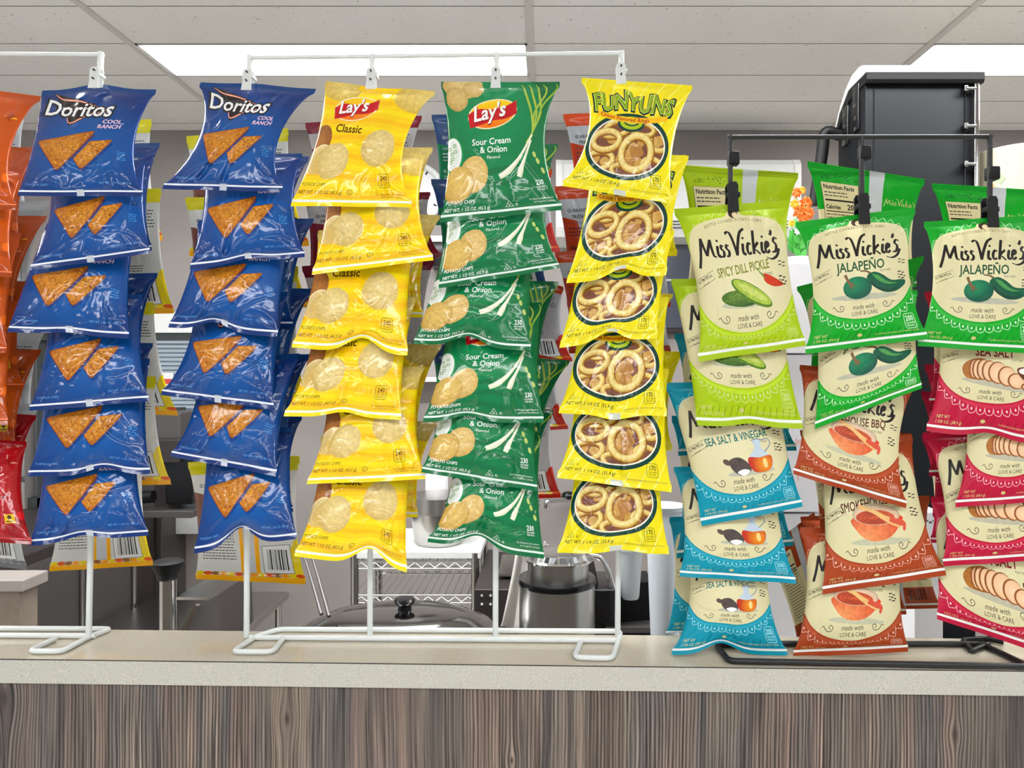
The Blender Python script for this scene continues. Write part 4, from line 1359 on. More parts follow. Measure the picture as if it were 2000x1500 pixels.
ORD = ['topmost', 'second from top', 'third from top', 'fourth from top', 'fifth from top', 'bottommost']
BLUE1 = 'in the blue column at the left rack end'
BLUE2 = 'in the blue column beside the yellow column'
FRONT = [
    # name, art, column phrase, kind phrase, group, soft, rows of (TL, TR, BR, BL, options)
    ('corn_puff_bag', 'orange', 'at the left picture edge', 'glossy orange corn puff bag', 'orange corn puff bags', False, [
        ((-135, 160), (80, 188), (30, 410), (-190, 400), dict(wr=.16)),
        ((-170, 310), (45, 330), (22, 541), (-200, 530), dict(wr=.06)),
        ((-160, 440), (42, 455), (12, 690), (-200, 680), dict(wr=.05)),
        ((-150, 580), (40, 590), (14, 830), (-200, 820), dict(wr=.05))]),
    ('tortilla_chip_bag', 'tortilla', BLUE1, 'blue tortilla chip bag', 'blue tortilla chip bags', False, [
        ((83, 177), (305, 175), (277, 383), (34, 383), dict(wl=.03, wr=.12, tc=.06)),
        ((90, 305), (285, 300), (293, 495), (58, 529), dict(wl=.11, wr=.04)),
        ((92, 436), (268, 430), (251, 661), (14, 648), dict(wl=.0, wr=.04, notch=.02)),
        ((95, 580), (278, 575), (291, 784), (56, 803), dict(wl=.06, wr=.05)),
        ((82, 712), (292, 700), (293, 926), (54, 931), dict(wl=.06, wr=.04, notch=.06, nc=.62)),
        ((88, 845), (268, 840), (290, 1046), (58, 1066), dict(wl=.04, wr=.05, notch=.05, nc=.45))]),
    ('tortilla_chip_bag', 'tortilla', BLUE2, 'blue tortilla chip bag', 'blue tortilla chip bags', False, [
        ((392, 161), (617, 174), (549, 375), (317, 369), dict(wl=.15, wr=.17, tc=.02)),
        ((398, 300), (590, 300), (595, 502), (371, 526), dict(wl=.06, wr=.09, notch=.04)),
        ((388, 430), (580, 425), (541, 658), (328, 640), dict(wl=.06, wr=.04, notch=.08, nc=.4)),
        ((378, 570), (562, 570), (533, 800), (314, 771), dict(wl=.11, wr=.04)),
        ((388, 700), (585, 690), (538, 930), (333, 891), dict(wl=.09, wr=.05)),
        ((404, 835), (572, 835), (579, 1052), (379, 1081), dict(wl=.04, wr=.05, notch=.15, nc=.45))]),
    ('potato_chip_bag', 'classic', 'in the yellow column', 'yellow classic potato chip bag', 'yellow potato chip bags', False, [
        ((637, 158), (850, 178), (802, 405), (568, 402), dict(wl=.06, wr=.17, tc=-.02)),
        ((636, 310), (830, 300), (846, 508), (609, 537), dict(wl=.06, wr=.09)),
        ((622, 450), (815, 440), (796, 695), (569, 679), dict(wl=.06, wr=.04, notch=.11, nc=.6)),
        ((616, 590), (812, 580), (782, 820), (554, 813), dict(wl=.08, wr=.04, notch=.05)),
        ((640, 725), (826, 715), (831, 936), (599, 946), dict(wl=.07, wr=.08)),
        ((628, 850), (812, 845), (794, 1118), (575, 1086), dict(wl=.07, wr=.04, notch=.13, nc=.66))]),
    ('potato_chip_bag', 'onion', 'in the green column', 'green sour cream chip bag', 'green potato chip bags', False, [
        ((862, 160), (1093, 160), (1097, 410), (861, 435), dict(wl=.06, wr=.13)),
        ((872, 330), (1075, 320), (1092, 524), (857, 563), dict(wl=.04, wr=.09)),
        ((872, 460), (1050, 450), (1036, 685), (806, 672), dict(wl=.03, wr=.04, notch=.09, nc=.45)),
        ((876, 600), (1058, 590), (1062, 826), (826, 824), dict(wl=.05, wr=.05, notch=.05, nc=.35)),
        ((868, 720), (1056, 715), (1049, 960), (823, 922), dict(wl=.05, wr=.04)),
        ((882, 845), (1056, 845), (1063, 1092), (834, 1059), dict(wl=.11, wr=.04, notch=.11, nc=.42))]),
    ('onion_ring_bag', 'rings', 'in the lemon yellow column', 'lemon yellow onion ring bag', 'yellow onion ring bags', False, [
        ((1137, 152), (1353, 167), (1311, 398), (1099, 363), dict(wl=.14, wr=.08)),
        ((1155, 310), (1345, 305), (1301, 538), (1106, 553), dict(wl=.05, wr=.05, notch=.08, nc=.55)),
        ((1135, 450), (1318, 450), (1283, 661), (1093, 679), dict(wl=.04, wr=.04, notch=.10)),
        ((1130, 590), (1305, 580), (1302, 813), (1091, 807), dict(wl=.06, wr=.04, notch=-.04)),
        ((1124, 720), (1306, 720), (1312, 962), (1088, 933), dict(wl=.06, wr=.05)),
        ((1124, 850), (1292, 845), (1307, 1083), (1088, 1080), dict(wl=.06, wr=.05, notch=.03, nc=.6))]),
]
for name, art, colp, kindp, grp, soft, rows in FRONT:
    for i, (a, b, c, d, o) in enumerate(rows):
        w = ORD[i] if i < len(rows) - 1 or art == 'orange' else ORD[-1]
        bag(name, art, 'f', (a, b, c, d), '%s %s %s' % (kindp, w, colp), grp, soft=soft, **o)

KETTLE = [
    ('pickle', (1316, 408), (1540, 391), (1574, 676), (1366, 706), dict(wl=.09, wr=.07, tw=(95, 103)), 'lime dill pickle kettle chip bag with red pepper in full view at top'),
    ('pickle', (1310, 545), (1530, 540), (1568, 837), (1362, 831), dict(wl=.03, wr=.06, notch=.02, tw=(95, 90)), 'lime dill pickle kettle chip bag just above the teal bags, its name covered'),
    ('vinegar', (1298, 748), (1520, 740), (1568, 990), (1371, 1028), dict(wl=.04, wr=.05, tw=(95, 100)), 'teal salt and vinegar kettle chip bag, uppermost of three, flavour name readable'),
    ('vinegar', (1316, 912), (1515, 905), (1555, 1140), (1328, 1126), dict(wl=.07, wr=.06, tw=(95, 99)), 'teal salt and vinegar kettle chip bag, middle of three'),
    ('vinegar', (1340, 1055), (1505, 1050), (1538, 1280), (1312, 1279), dict(wl=.11, wr=.10, notch=.10, nc=.42, dt=-.01, tw=(95, 91)), 'teal salt and vinegar kettle chip bag standing on the countertop'),
    ('jalapeno', (1554, 434), (1787, 405), (1811, 662), (1574, 691), dict(wl=.10, wr=.10), 'green jalapeno kettle chip bag on the middle clip of the black rack'),
    ('jalapeno', (1592, 576), (1792, 566), (1800, 758), (1592, 838), dict(wl=.03, wr=.04, tw=(95, 104)), 'green jalapeno kettle chip bag hanging above the brown barbecue bags'),
    ('bbq', (1562, 712), (1797, 735), (1770, 993), (1549, 926), dict(wl=.06, wr=.12, tw=(95, 102)), 'brown smokehouse barbecue kettle chip bag, uppermost of three'),
    ('bbq', (1598, 875), (1780, 848), (1849, 1124), (1607, 1161), dict(wl=.04, wr=.08, tw=(95, 102)), 'brown smokehouse barbecue kettle chip bag, middle of three'),
    ('bbq', (1563, 1030), (1765, 1030), (1774, 1273), (1549, 1284), dict(wl=.09, wr=.06, dt=-.01, tw=(95, 107)), 'brown smokehouse barbecue kettle chip bag standing on the countertop'),
    ('jalapeno', (1805, 433), (2035, 420), (2030, 692), (1792, 676), dict(wl=.10, wr=.06), 'green jalapeno kettle chip bag cut off by the right picture edge'),
    ('seasalt', (1830, 585), (2045, 590), (2050, 872), (1809, 842), dict(wl=.07, notch=.04, tw=(95, 91)), 'rose red sea salt kettle chip bag directly below the right green bag'),
    ('seasalt', (1880, 738), (2070, 740), (2070, 977), (1866, 991), dict(wl=.08), 'rose red sea salt kettle chip bag, second from top in the rose column'),
    ('seasalt', (1803, 845), (2040, 838), (2070, 1092), (1843, 1106), dict(wl=.09, tw=(95, 102)), 'rose red sea salt kettle chip bag, third from top in the rose column'),
    ('seasalt', (1818, 970), (2040, 970), (2080, 1292), (1831, 1209), dict(wl=.03, tw=(95, 107)), 'rose red sea salt kettle chip bag, lowest of the rose column, touching the countertop'),
]
for art, a, b, c, d, o, lab in KETTLE:
    bag('kettle_chip_bag', art, 'f', (a, b, c, d), lab, 'kettle chip bags', soft=True, back=(190, 180, 150), **o)

BEHIND = [
    # bags that peep out behind the front ones
    ('corn_puff_bag', 'orange', [((-120, 290), (70, 287), (40, 500), (-150, 500)), ((-110, 420), (92, 422), (22, 625), (-150, 620)), ((-110, 548), (54, 550), (45, 760), (-150, 760)), ((-100, 680), (81, 683), (30, 880), (-150, 880))],
     'orange corn puff bag half hidden behind the front orange bags, %s of four', 'orange corn puff bags', False),
    ('tortilla_chip_bag', 'tortilla', [((115, 283), (312, 279), (296, 490), (100, 500)), ((110, 538), (308, 533), (280, 740), (90, 740)), ((120, 668), (299, 670), (285, 850), (110, 850))],
     'blue tortilla chip bag peeping out behind the left blue column, %s of three', 'blue tortilla chip bags', False),
    ('tortilla_chip_bag', 'tortilla', [((400, 290), (604, 306), (560, 520), (380, 500)), ((420, 425), (613, 427), (570, 640), (390, 640)), ((400, 560), (610, 564), (560, 780), (380, 780)), ((400, 690), (606, 692), (562, 900), (380, 900)), ((400, 810), (590, 812), (572, 1000), (400, 1000))],
     'blue tortilla chip bag peeping out left of the yellow column, %s of five', 'blue tortilla chip bags', False),
    ('potato_chip_bag', 'classic', [((640, 290), (845, 288), (825, 500), (630, 500)), ((650, 415), (860, 420), (825, 620), (640, 620)), ((650, 670), (863, 673), (815, 880), (640, 880)), ((650, 820), (857, 823), (815, 1010), (640, 1010))],
     'yellow potato chip bag peeping out behind the yellow column, %s of four', 'yellow potato chip bags', False),
    ('potato_chip_bag', 'onion', [((880, 285), (1090, 281), (1075, 490), (870, 490)), ((900, 545), (1092, 550), (1055, 760), (880, 760)), ((900, 690), (1113, 704), (1050, 900), (870, 900)), ((880, 795), (1081, 800), (1053, 990), (870, 990))],
     'green chip bag peeping out behind the green column, %s of four', 'green potato chip bags', False),
    ('onion_ring_bag', 'rings', [((1150, 300), (1342, 303), (1322, 500), (1140, 500)), ((1130, 570), (1314, 574), (1308, 720), (1120, 730)), ((1130, 682), (1334, 687), (1312, 880), (1120, 880))],
     'onion ring bag peeping out behind the lemon yellow column, %s of three', 'yellow onion ring bags', False),
    ('kettle_chip_bag', 'vinegar', [((1318, 652), (1528, 650), (1556, 880), (1325, 890)), ((1312, 812), (1540, 830), (1550, 1066), (1322, 1090)), ((1308, 1010), (1490, 1000), (1515, 1242), (1301, 1245))],
     'teal kettle chip bag half hidden behind the front teal bags, %s of three', 'kettle chip bags', True),
    ('kettle_chip_bag', 'jalapeno', [((1556, 560), (1804, 500), (1788, 730), (1580, 750))],
     'dark green kettle chip bag half hidden behind the middle jalapeno bag%s', 'kettle chip bags', True),
    ('kettle_chip_bag', 'bbq', [((1562, 840), (1778, 846), (1790, 1060), (1600, 1080)), ((1563, 1009), (1770, 1000), (1770, 1200), (1585, 1200))],
     'brown barbecue kettle chip bag half hidden behind the front brown bags, %s of two', 'kettle chip bags', True),
    ('kettle_chip_bag', 'seasalt', [((1806, 570), (2010, 565), (2015, 780), (1815, 790)), ((1806, 712), (2010, 708), (2015, 920), (1815, 930)), ((1799, 764), (2010, 780), (2015, 1010), (1822, 1010))],
     'rose red kettle chip bag half hidden behind the rose column, %s of three', 'kettle chip bags', True),
]
for name, art, rows, lab, grp, soft in BEHIND:
    for i, q in enumerate(rows):
        w = ORD[i] if i < len(rows) - 1 else 'lowest'
        bag(name, art, 'b', q, (lab % w) if len(rows) > 1 else lab % '', grp, soft=soft, wl=.07, wr=.09, dt=.004 * (i % 2))
bag('corn_puff_bag', 'hotred', 'b', ((-100, 800), (71, 811), (42, 1000), (-150, 1000)), 'dark red corn puff bag with its top corner sticking out right, below the orange bags', 'red corn puff bags', wr=.10)
bag('corn_puff_bag', 'hotred', 'f', ((-150, 850), (52, 862), (62, 1063), (-170, 1050)), 'bright red corn puff bag with calorie badge at the bottom of the orange column', 'red corn puff bags', wr=.07)

REAR = [
    ('silver_back', [((-150, 235), (46, 228), (60, 440), (-150, 440)), ((-150, 395), (98, 392), (58, 560), (-150, 570)), ((-120, 640), (86, 646), (62, 830), (-130, 830)), ((-150, 780), (78, 790), (48, 942), (-150, 940)), ((-150, 880), (40, 880), (52, 1113), (-150, 1092))],
     'silver chip bag reverse between orange and left blue columns, %s of five'),
    ('white_back', [((95, 240), (295, 233), (318, 470), (95, 480)), ((110, 372), (314, 368), (340, 612), (100, 620)), ((110, 590), (300, 590), (348, 812), (110, 800)), ((110, 735), (304, 735), (334, 946), (110, 950)), ((115, 880), (280, 880), (299, 1104), (96, 1116))],
     'white and yellow chip bag reverse behind the left blue column, %s of five'),
    ('white_back', [((364, 266), (562, 250), (604, 480), (370, 500)), ((362, 386), (572, 380), (602, 600), (372, 610)), ((378, 540), (582, 520), (600, 790), (385, 770)), ((367, 903), (585, 890), (597, 1141), (383, 1131))],
     'white and yellow chip bag reverse behind the second blue column, %s of four'),
    ('maroon_back', [((596, 240), (824, 226), (800, 430), (615, 440)), ((594, 380), (840, 375), (862, 500), (594, 600)), ((590, 520), (850, 500), (830, 740), (605, 730))],
     'maroon reverse of a chip bag behind the yellow column, %s of three'),
    ('navy_back', [((843, 224), (1055, 224), (1060, 440), (852, 440)), ((842, 350), (1062, 350), (1070, 570), (862, 560)), ((838, 660), (1040, 650), (1040, 870), (850, 850))],
     'navy blue reverse of a chip bag behind the green column, %s of three'),
    ('red_back', [((890, 300), (1078, 330), (1094, 492), (890, 500)), ((890, 500), (1100, 560), (1118, 706), (890, 720)), ((890, 660), (1090, 700), (1110, 838), (880, 850)), ((890, 780), (1078, 800), (1096, 972), (890, 980))],
     'red and silver chip bag reverse behind the green column, %s of four'),
    ('flame_back', [((1100, 223), (1310, 215), (1310, 430), (1122, 440)), ((1083, 364), (1310, 350), (1310, 600), (1108, 600)), ((1083, 492), (1310, 480), (1310, 690), (1112, 690))],
     'silver chip bag reverse with orange top beside the lemon column, %s of three'),
]
for art, rows, lab in REAR:
    for i, q in enumerate(rows):
        w = ORD[i] if i < len(rows) - 1 else 'lowest'
        bag('chip_bag', art, 'r', q, lab % w, 'chip bags seen from the reverse', wl=.05, wr=.06, dt=.004 * (i % 3) + (.05 if art == 'red_back' else 0), db=.05 if art == 'red_back' else 0)
for art, q, lab in [
    ('pickle_back', ((1329, 322), (1559, 338), (1545, 580), (1335, 600)), 'lime kettle chip bag reverse with nutrition panel, above the pickle bag'),
    ('bbq_back', ((1492, 1075), (1590, 1000), (1650, 1215), (1560, 1262)), 'tilted kettle chip bag reverse with small print between the teal and brown bags'),
    ('jalapeno_back', ((1577, 315), (1806, 350), (1790, 560), (1590, 560)), 'green kettle chip bag reverse with nutrition panel, in front of the black tower'),
    ('bbq_back', ((1640, 975), (1815, 968), (1836, 1188), (1640, 1192)), 'brown kettle chip bag reverse low between the brown and rose columns'),
    ('jalapeno_back', ((1820, 358), (2040, 372), (2030, 600), (1845, 590)), 'green kettle chip bag reverse with nutrition panel above the right jalapeno bag'),
    ('seasalt_back', ((1800, 850), (2000, 850), (2000, 1060), (1818, 1060)), 'rose and cream kettle chip bag reverse behind the rose column')]:
    bag('kettle_chip_bag', art, 'r', q, lab, 'kettle chip bags', soft=True, wl=.08, wr=.08)

# ------------------------------------------------------------------ racks
M_wire = mat('white_powder_coat', rgb(228, 232, 230), 0.35, var=0.05, scale=60)
M_black = mat('black_powder_coat', rgb(18, 18, 20), 0.4, var=0.1)
M_clip = mat('white_enamel_clip', rgb(222, 224, 222), 0.35, var=0.06, scale=200)
M_blackp = mat('black_plastic', rgb(8, 8, 9), 0.5)
M_blackp.node_tree.nodes['Principled BSDF'].inputs['Specular IOR Level'].default_value = 0.3
M_rivet = mat('dark_rivet', rgb(60, 60, 62), 0.4, metal=0.8)
PD = 1.200                                          # the plane of the poles


def wire_clip(root, px, py, h=.036, w=.0165, tilt=0, m=None, rod=True):
    """alligator clip: two plates, spring lip and rivets; top middle at photo pixel (px, py)"""
    m = m or M_clip
    c = at(px, py, PD - .008)
    mb = MB()
    y0 = c.y
    out = [(c.x - w * .30, c.z), (c.x + w * .30, c.z), (c.x + w * .46, c.z - h * .12), (c.x + w * .46, c.z - h * .45), (c.x + w * .40, c.z - h * .55), (c.x + w * .5, c.z - h),
           (c.x - w * .5, c.z - h), (c.x - w * .40, c.z - h * .55), (c.x - w * .46, c.z - h * .45), (c.x - w * .46, c.z - h * .12)]
    mb.prism([(x, y0 - .0075 - .006 * (c.z - z) / h, z) for x, z in out], (0, .0012, 0))
    mb.prism([(x, y0 + .004 - .004 * (c.z - z) / h, z) for x, z in out], (0, .0012, 0))
    mb.box((c.x + w * .40, y0 - .011, c.z - h * .42), (c.x + w * .62, y0 + .004, c.z - h * .30))
    o = mb.build('clip', m, root)
    rv = MB()
    for zz in (.16, .56):
        rv.tube([(c.x, y0 - .0118 - .006 * zz, c.z - h * zz), (c.x, y0 - .0075 - .006 * zz, c.z - h * zz)], .0014, 10)
    rv.build('rivet', M_rivet, o, 40)
    return o


def white_rack(tops, bots, rail, base_loops, label, clips, loc):
    t = thing('wire_display_rack', loc, label, 'display rack', 'white wire chip racks')
    r = .0042
    MB().tube([at(*rail[0], PD), at(*rail[1], PD)], .0034, 12).build('top_rail', M_wire, t, 40)
    for (tx, ty), (bx, by) in zip(tops, bots):
        b = on_z(bx, by, ZT); b.z = ZT + .004
        a = at(tx, ty - 4, PD)
        MB().tube([a, (b.x, PD, b.z)], .0046, 12).build('pole', M_wire, t, 40)
    for lp in base_loops:
        P = [on_z(x, y, ZT + .0048) for x, y in lp]
        MB().tube(fillet(P, .012), r, 12).build('base_wire', M_wire, t, 60)
    for (cx, cy) in clips: wire_clip(t, cx, cy)
    return t


P_b = on_z(850, 1250, ZT)
white_rack([(488, 112), (727, 110), (970, 108), (1214, 104)], [(484, 1247), (722, 1250), (967, 1253), (1208, 1256)], [(484, 113), (1219, 104)],
           [[(553, 1247), (533, 1273), (454, 1273), (500, 1243), (545, 1229), (1212, 1233), (1208, 1250), (1196, 1286), (1122, 1284), (1134, 1254)],
            [(488, 1245), (1206, 1251)]],
           'white wire display rack with four poles holding blue, yellow, green and lemon bags', [(487, 138), (727, 136), (969, 134), (1212, 126)], P_b)
white_rack([(197, 106)], [(182, 1244)], [(-420, 103), (202, 107)],
           [[(108, 1247), (56, 1272), (122, 1272), (175, 1243), (218, 1228), (-420, 1226)], [(186, 1242), (-420, 1238)]],
           'white wire display rack at the left, its last pole carrying the left blue column', [(191, 134)], on_z(100, 1250, ZT))

# black rack
t = thing('wire_display_rack', on_z(1680, 1280, ZT), 'black wire display rack holding the kettle chip bags', 'display rack')
MB().tube([at(1421, 268, PD), at(1937, 267, PD)], .0036, 12).build('top_rail', M_black, t, 40)
for (tx, ty, bx, by) in ((1426, 265, 1432, 1256), (1683, 265, 1684, 1258), (1933, 264, 1934, 1260)):
    MB().tube([at(tx, ty, PD), (at(bx, by, PD).x, PD, ZT + .004)], .0042, 12).build('pole', M_black, t, 40)
MB().tube(fillet([on_z(x, y, ZT + .0052) for x, y in ((1440, 1259), (1398, 1259), (1424, 1291), (2010, 1302), (1918, 1258), (1440, 1257))], .012), .0046, 12).build('base_wire', M_black, t, 60)
MB().tube(fillet([on_z(x, y, ZT + .0052) for x, y in ((1930, 1258), (1898, 1272), (1880, 1250), (1925, 1247), (1960, 1254))], .008), .0042, 12).build('base_wire', M_black, t, 60)
for (x, y) in ((1433, 296), (1690, 285), (1940, 325)):
    c = at(x, y, PD)
    MB().box((c.x - .009, PD - .006, c.z - .022), (c.x + .009, PD + .012, c.z), .003).build('clip', M_blackp, t, 40)
for (x, y, h) in ((1428, 358, .048), (1681, 380, .050), (1930, 386, .050)):
    c = at(x, y, PD - .008)
    mb = MB()
    out = [(-.0055, 0), (.0055, 0), (.0085, -.006), (.0078, -h * .45), (.0088, -h), (-.0088, -h), (-.0078, -h * .45), (-.0085, -.006)]
    mb.prism([(c.x + a, PD - .020 - .004 * b / -h, c.z + b) for a, b in out], (0, .003, 0))
    mb.prism([(c.x + a, PD - .004, c.z + b) for a, b in out], (0, .003, 0))
    mb.box((c.x - .008, PD - .019, c.z - h * .5), (c.x + .0125, PD - .003, c.z - h * .32), .002)
    mb.build('clip', M_blackp, t, 40)

# ------------------------------------------------------------------ behind the counter
M_steel = mat('brushed_steel', rgb(188, 186, 182), 0.28, metal=1.0, var=0.05, scale=12)
M_dkchrome = mat('dark_chrome', rgb(150, 148, 146), 0.12, metal=1.0, var=0.02)
M_chrome = mat('polished_steel', rgb(214, 214, 212), 0.10, metal=1.0, var=0.02)
M_gray = mat('dull_steel_panel', rgb(98, 94, 92), 0.38, metal=0.55, var=0.06, scale=3)
M_dkgray = mat('dark_steel_panel', rgb(62, 56, 55), 0.42, metal=0.4, var=0.08, scale=3)
M_frost = mat('frosted_plastic', rgb(222, 228, 232), 0.35, trans=0.25, var=0.02)
M_cream = mat('cream_card', rgb(232, 220, 190), 0.6)
M_cloth = mat('white_cotton', rgb(214, 208, 200), 0.85, var=0.06, scale=50, bump=0.3)
M_carton = mat('white_carton', rgb(232, 230, 230), 0.6, var=0.02)
M_tower = mat('black_tower_panel', rgb(9, 12, 16), 0.5, var=0.04, scale=4)
M_tower.node_tree.nodes['Principled BSDF'].inputs['Specular IOR Level'].default_value = 0.2
M_lid = mat('white_lid', rgb(232, 230, 224), 0.4)
M_orange = mat('orange_petal', rgb(240, 132, 40), 0.6, var=0.2, scale=90)
M_yel = mat('yellow_petal', rgb(246, 196, 60), 0.6, var=0.1, scale=90)
M_leaf = mat('green_leaf', rgb(70, 170, 60), 0.5, var=0.25, scale=60)
M_red = mat('red_print', rgb(206, 70, 64), 0.6)
M_pink = mat('pink_print', rgb(232, 190, 186), 0.6)
M_lam = mat('grey_laminate', rgb(148, 140, 134), 0.4, var=0.05)
M_cab = mat('striped_cabinet', rgb(134, 120, 108), 0.6, var=0.2, scale=40)
M_tub = mat('black_glossy', rgb(14, 14, 16), 0.2)
M_brown = mat('brown_print', rgb(120, 80, 60), 0.6)


def P(px, py, d):
    return tuple(at(px, py, d))


def pxbox(mb, x0, y0, x1, y1, d0, d1, bev=0.0):
    """box whose front face (at distance d0) covers the photo rectangle"""
    a, b = at(x0, y1, d0), at(x1, y0, d0)
    return mb.box((a.x, d0, a.z), (b.x, d1, b.z), bev)


# prep table just behind the ledge
TZ = 0.78
t = thing('prep_table', (0.1, 1.66, 0), 'low steel prep table hidden behind the ledge, carrying the skillet and soup warmer', 'table')
MB().box((-.80, 1.33, TZ - .03), (1.42, 1.97, TZ), .004).build('tabletop', M_steel, t)
for x in (-.76, 1.38):
    for y in (1.37, 1.93): MB().tube([(x, y, 0), (x, y, TZ - .03)], .018, 12).build('leg', M_steel, t, 40)

# electric skillet
d = 1.64
c = at(780, 1226, d)
t = thing('electric_skillet', (c.x, d, TZ), 'oval steel skillet with domed lid and black knob behind the counter', 'skillet')
MB().lathe([(.150, 0), (.190, .05), (.205, c.z - TZ - .012), (.212, c.z - TZ - .006), (.205, c.z - TZ)], (c.x, d, TZ), 48, 1, .72).build('pan', M_dkchrome, t, 40)
zl = c.z - TZ
lid = MB().lathe([(.208, zl), (.206, zl + .006), (.186, zl + .012), (.165, zl + .026), (.120, zl + .036), (.06, zl + .040), (.001, zl + .041)], (c.x, d, TZ), 48, 1, .72).build('lid', M_dkchrome, t, 30)
k0 = zl + .040
MB().lathe([(.016, k0 - .004), (.014, k0 + .010), (.021, k0 + .015), (.0235, k0 + .021), (.020, k0 + .026), (.001, k0 + .028)], (c.x + .012, d, TZ), 24).build('knob', M_tub, lid, 40)
mb = MB()
for sgn in (-1, 1): mb.box((c.x + sgn * .205 - .03, d - .05, TZ + zl - .03), (c.x + sgn * .205 + .03, d + .05, TZ + zl - .012), .006)
mb.build('handle', M_tub, t, 40)

# tongs leaning on the skillet
t = thing('serving_tongs', P(638, 1208, 1.60), 'thin steel serving tongs leaning on the skillet', 'tongs')
for k, (a, b) in enumerate((((592, 1078), (628, 1200)), ((606, 1074), (643, 1204)))):
    A0, B0 = at(*a, 1.72), at(*b, 1.575)
    MB().tube([A0, A0.lerp(B0, .5) + Vector((0, 0, .003)), B0], [.0030, .0036, .0045], 8).build('arm', M_gray, t, 60)
A0, B0 = at(592, 1078, 1.72), at(606, 1074, 1.72)
MB().tube(fillet([A0, A0 + Vector((.002, 0, .02)), B0 + Vector((-.002, 0, .02)), B0], .006), .0032, 8).build('hinge', M_chrome, t, 60)

# soup warmer
d = 1.62
c = at(1088, 1130, d)
t = thing('soup_warmer', (c.x, d, TZ), 'round steel soup warmer with black rim and covered inset pot', 'soup warmer')
z = c.z - TZ
MB().lathe([(.080, 0), (.0825, .01), (.0825, z - .008), (.078, z - .008)], (c.x, d, TZ), 56).build('body', M_steel, t, 40)
MB().lathe([(.070, z - .012), (.0835, z - .010), (.0858, z - .003), (.0835, z + .004), (.070, z + .004)], (c.x, d, TZ), 56).build('rim', M_tub, t, 60)
MB().lathe([(.060, z - .05), (.0640, z), (.0645, z + .040), (.060, z + .040)], (c.x + .004, d, TZ), 48).build('inset_pot', M_steel, t, 40)
lid = MB().lathe([(.062, z + .038), (.074, z + .042), (.075, z + .046), (.068, z + .049), (.062, z + .060), (.040, z + .063), (.001, z + .064)], (c.x + .004, d, TZ), 48).build('lid', M_chrome, t, 30)
MB().tube(fillet([P(1118, 1082, d - .05), P(1118, 1072, d - .05), P(1146, 1072, d - .05), P(1146, 1082, d - .05)], .006), .0035, 8).build('handle', M_chrome, lid, 60)
# paper spoons or sticks beside the lid
t = thing('white_spoon', P(1070, 1075, 1.80), 'white plastic spoon handles standing behind the soup warmer', 'spoons')
for k, (x, y) in enumerate(((1064, 1058), (1070, 1064), (1077, 1066))):
    MB().prism([(P(x - 2.6, 1110, 1.80)[0], 1.80 + .012 * k, TZ), (P(x + 2.6, 1110, 1.80)[0], 1.80 + .012 * k, TZ), P(x + 3.4, y + 6, 1.80 + .012 * k), P(x + 1.5, y, 1.80 + .012 * k), P(x - 1.5, y, 1.80 + .012 * k), P(x - 3.4, y + 6, 1.80 + .012 * k)], (0, .003, 0)).build('spoon_handle', M_carton, t)
t['group'] = 'white spoons'

# draped towel
d = 1.74
t = thing('towel', P(1000, 1230, d), 'white cotton towel draped beside the soup warmer', 'towel')
mb = MB(); rows = []
for j in range(13):
    q = j / 12
    y = 1086 + q * 150
    xl = 1006 - 30 * q ** 1.1; xr = 1030 + 6 * q
    row = []
    for i in range(13):
        u = i / 12
        row.append(P(xl + (xr - xl) * u, y - 14 * math.sin(u * 3.0) * (1 - q), d - .012 * math.sin(u * 9 + q * 2) * (.3 + q) - .02 * math.sin(u * 3.14)))
    rows.append(row)
for r in rows: mb.v += r
n = 13
mb.f += [(j * n + i, j * n + i + 1, (j + 1) * n + i + 1, (j + 1) * n + i) for j in range(12) for i in range(12)]
o = mb.build('fabric', M_cloth, t, 180)
sd = o.modifiers.new('thick', 'SOLIDIFY'); sd.thickness = .004

# black appliance with a lever
d = 1.72
t = thing('countertop_appliance', P(1215, 1232, d), 'black countertop appliance with chrome lever right of the soup warmer', 'appliance')
pxbox(MB(), 1160, 1152, 1203, 1290, d, d + .16, .004).build('housing', M_tub, t, 40)
pxbox(MB(), 1210, 1136, 1274, 1290, d + .10, d + .2, .003).build('back_panel', M_blackp, t, 40)
MB().prism([P(1182, 1226, d - .02), P(1190, 1218, d + .10), P(1272, 1211, d + .10), P(1276, 1226, d - .02)], (0, 0, -.012)).build('base_plate', M_gray, t)
MB().tube(fillet([P(1156, 1086, d + .02), P(1172, 1088, d + .02), P(1186, 1110, d + .02), P(1198, 1152, d + .02)], .02), .0075, 12).build('lever', M_chrome, t, 60)
MB().lathe([(.001, -.008), (.007, -.006), (.009, 0), (.007, .006), (.001, .008)], P(1156, 1086, d + .02), 16).build('knob', M_chrome, t, 60)
MB().prism([P(1142, 1094, d + .05), P(1160, 1096, d + .05), P(1174, 1164, d + .05), P(1158, 1168, d + .05)], (0, .02, 0)).build('arm', M_gray, t)
MB().prism([P(1158, 1172, d - .01), P(1162, 1190, d - .01), P(1146, 1240, d - .01), P(1132, 1240, d - .01)], (0, .012, 0)).build('blade_guard', M_tub, t)

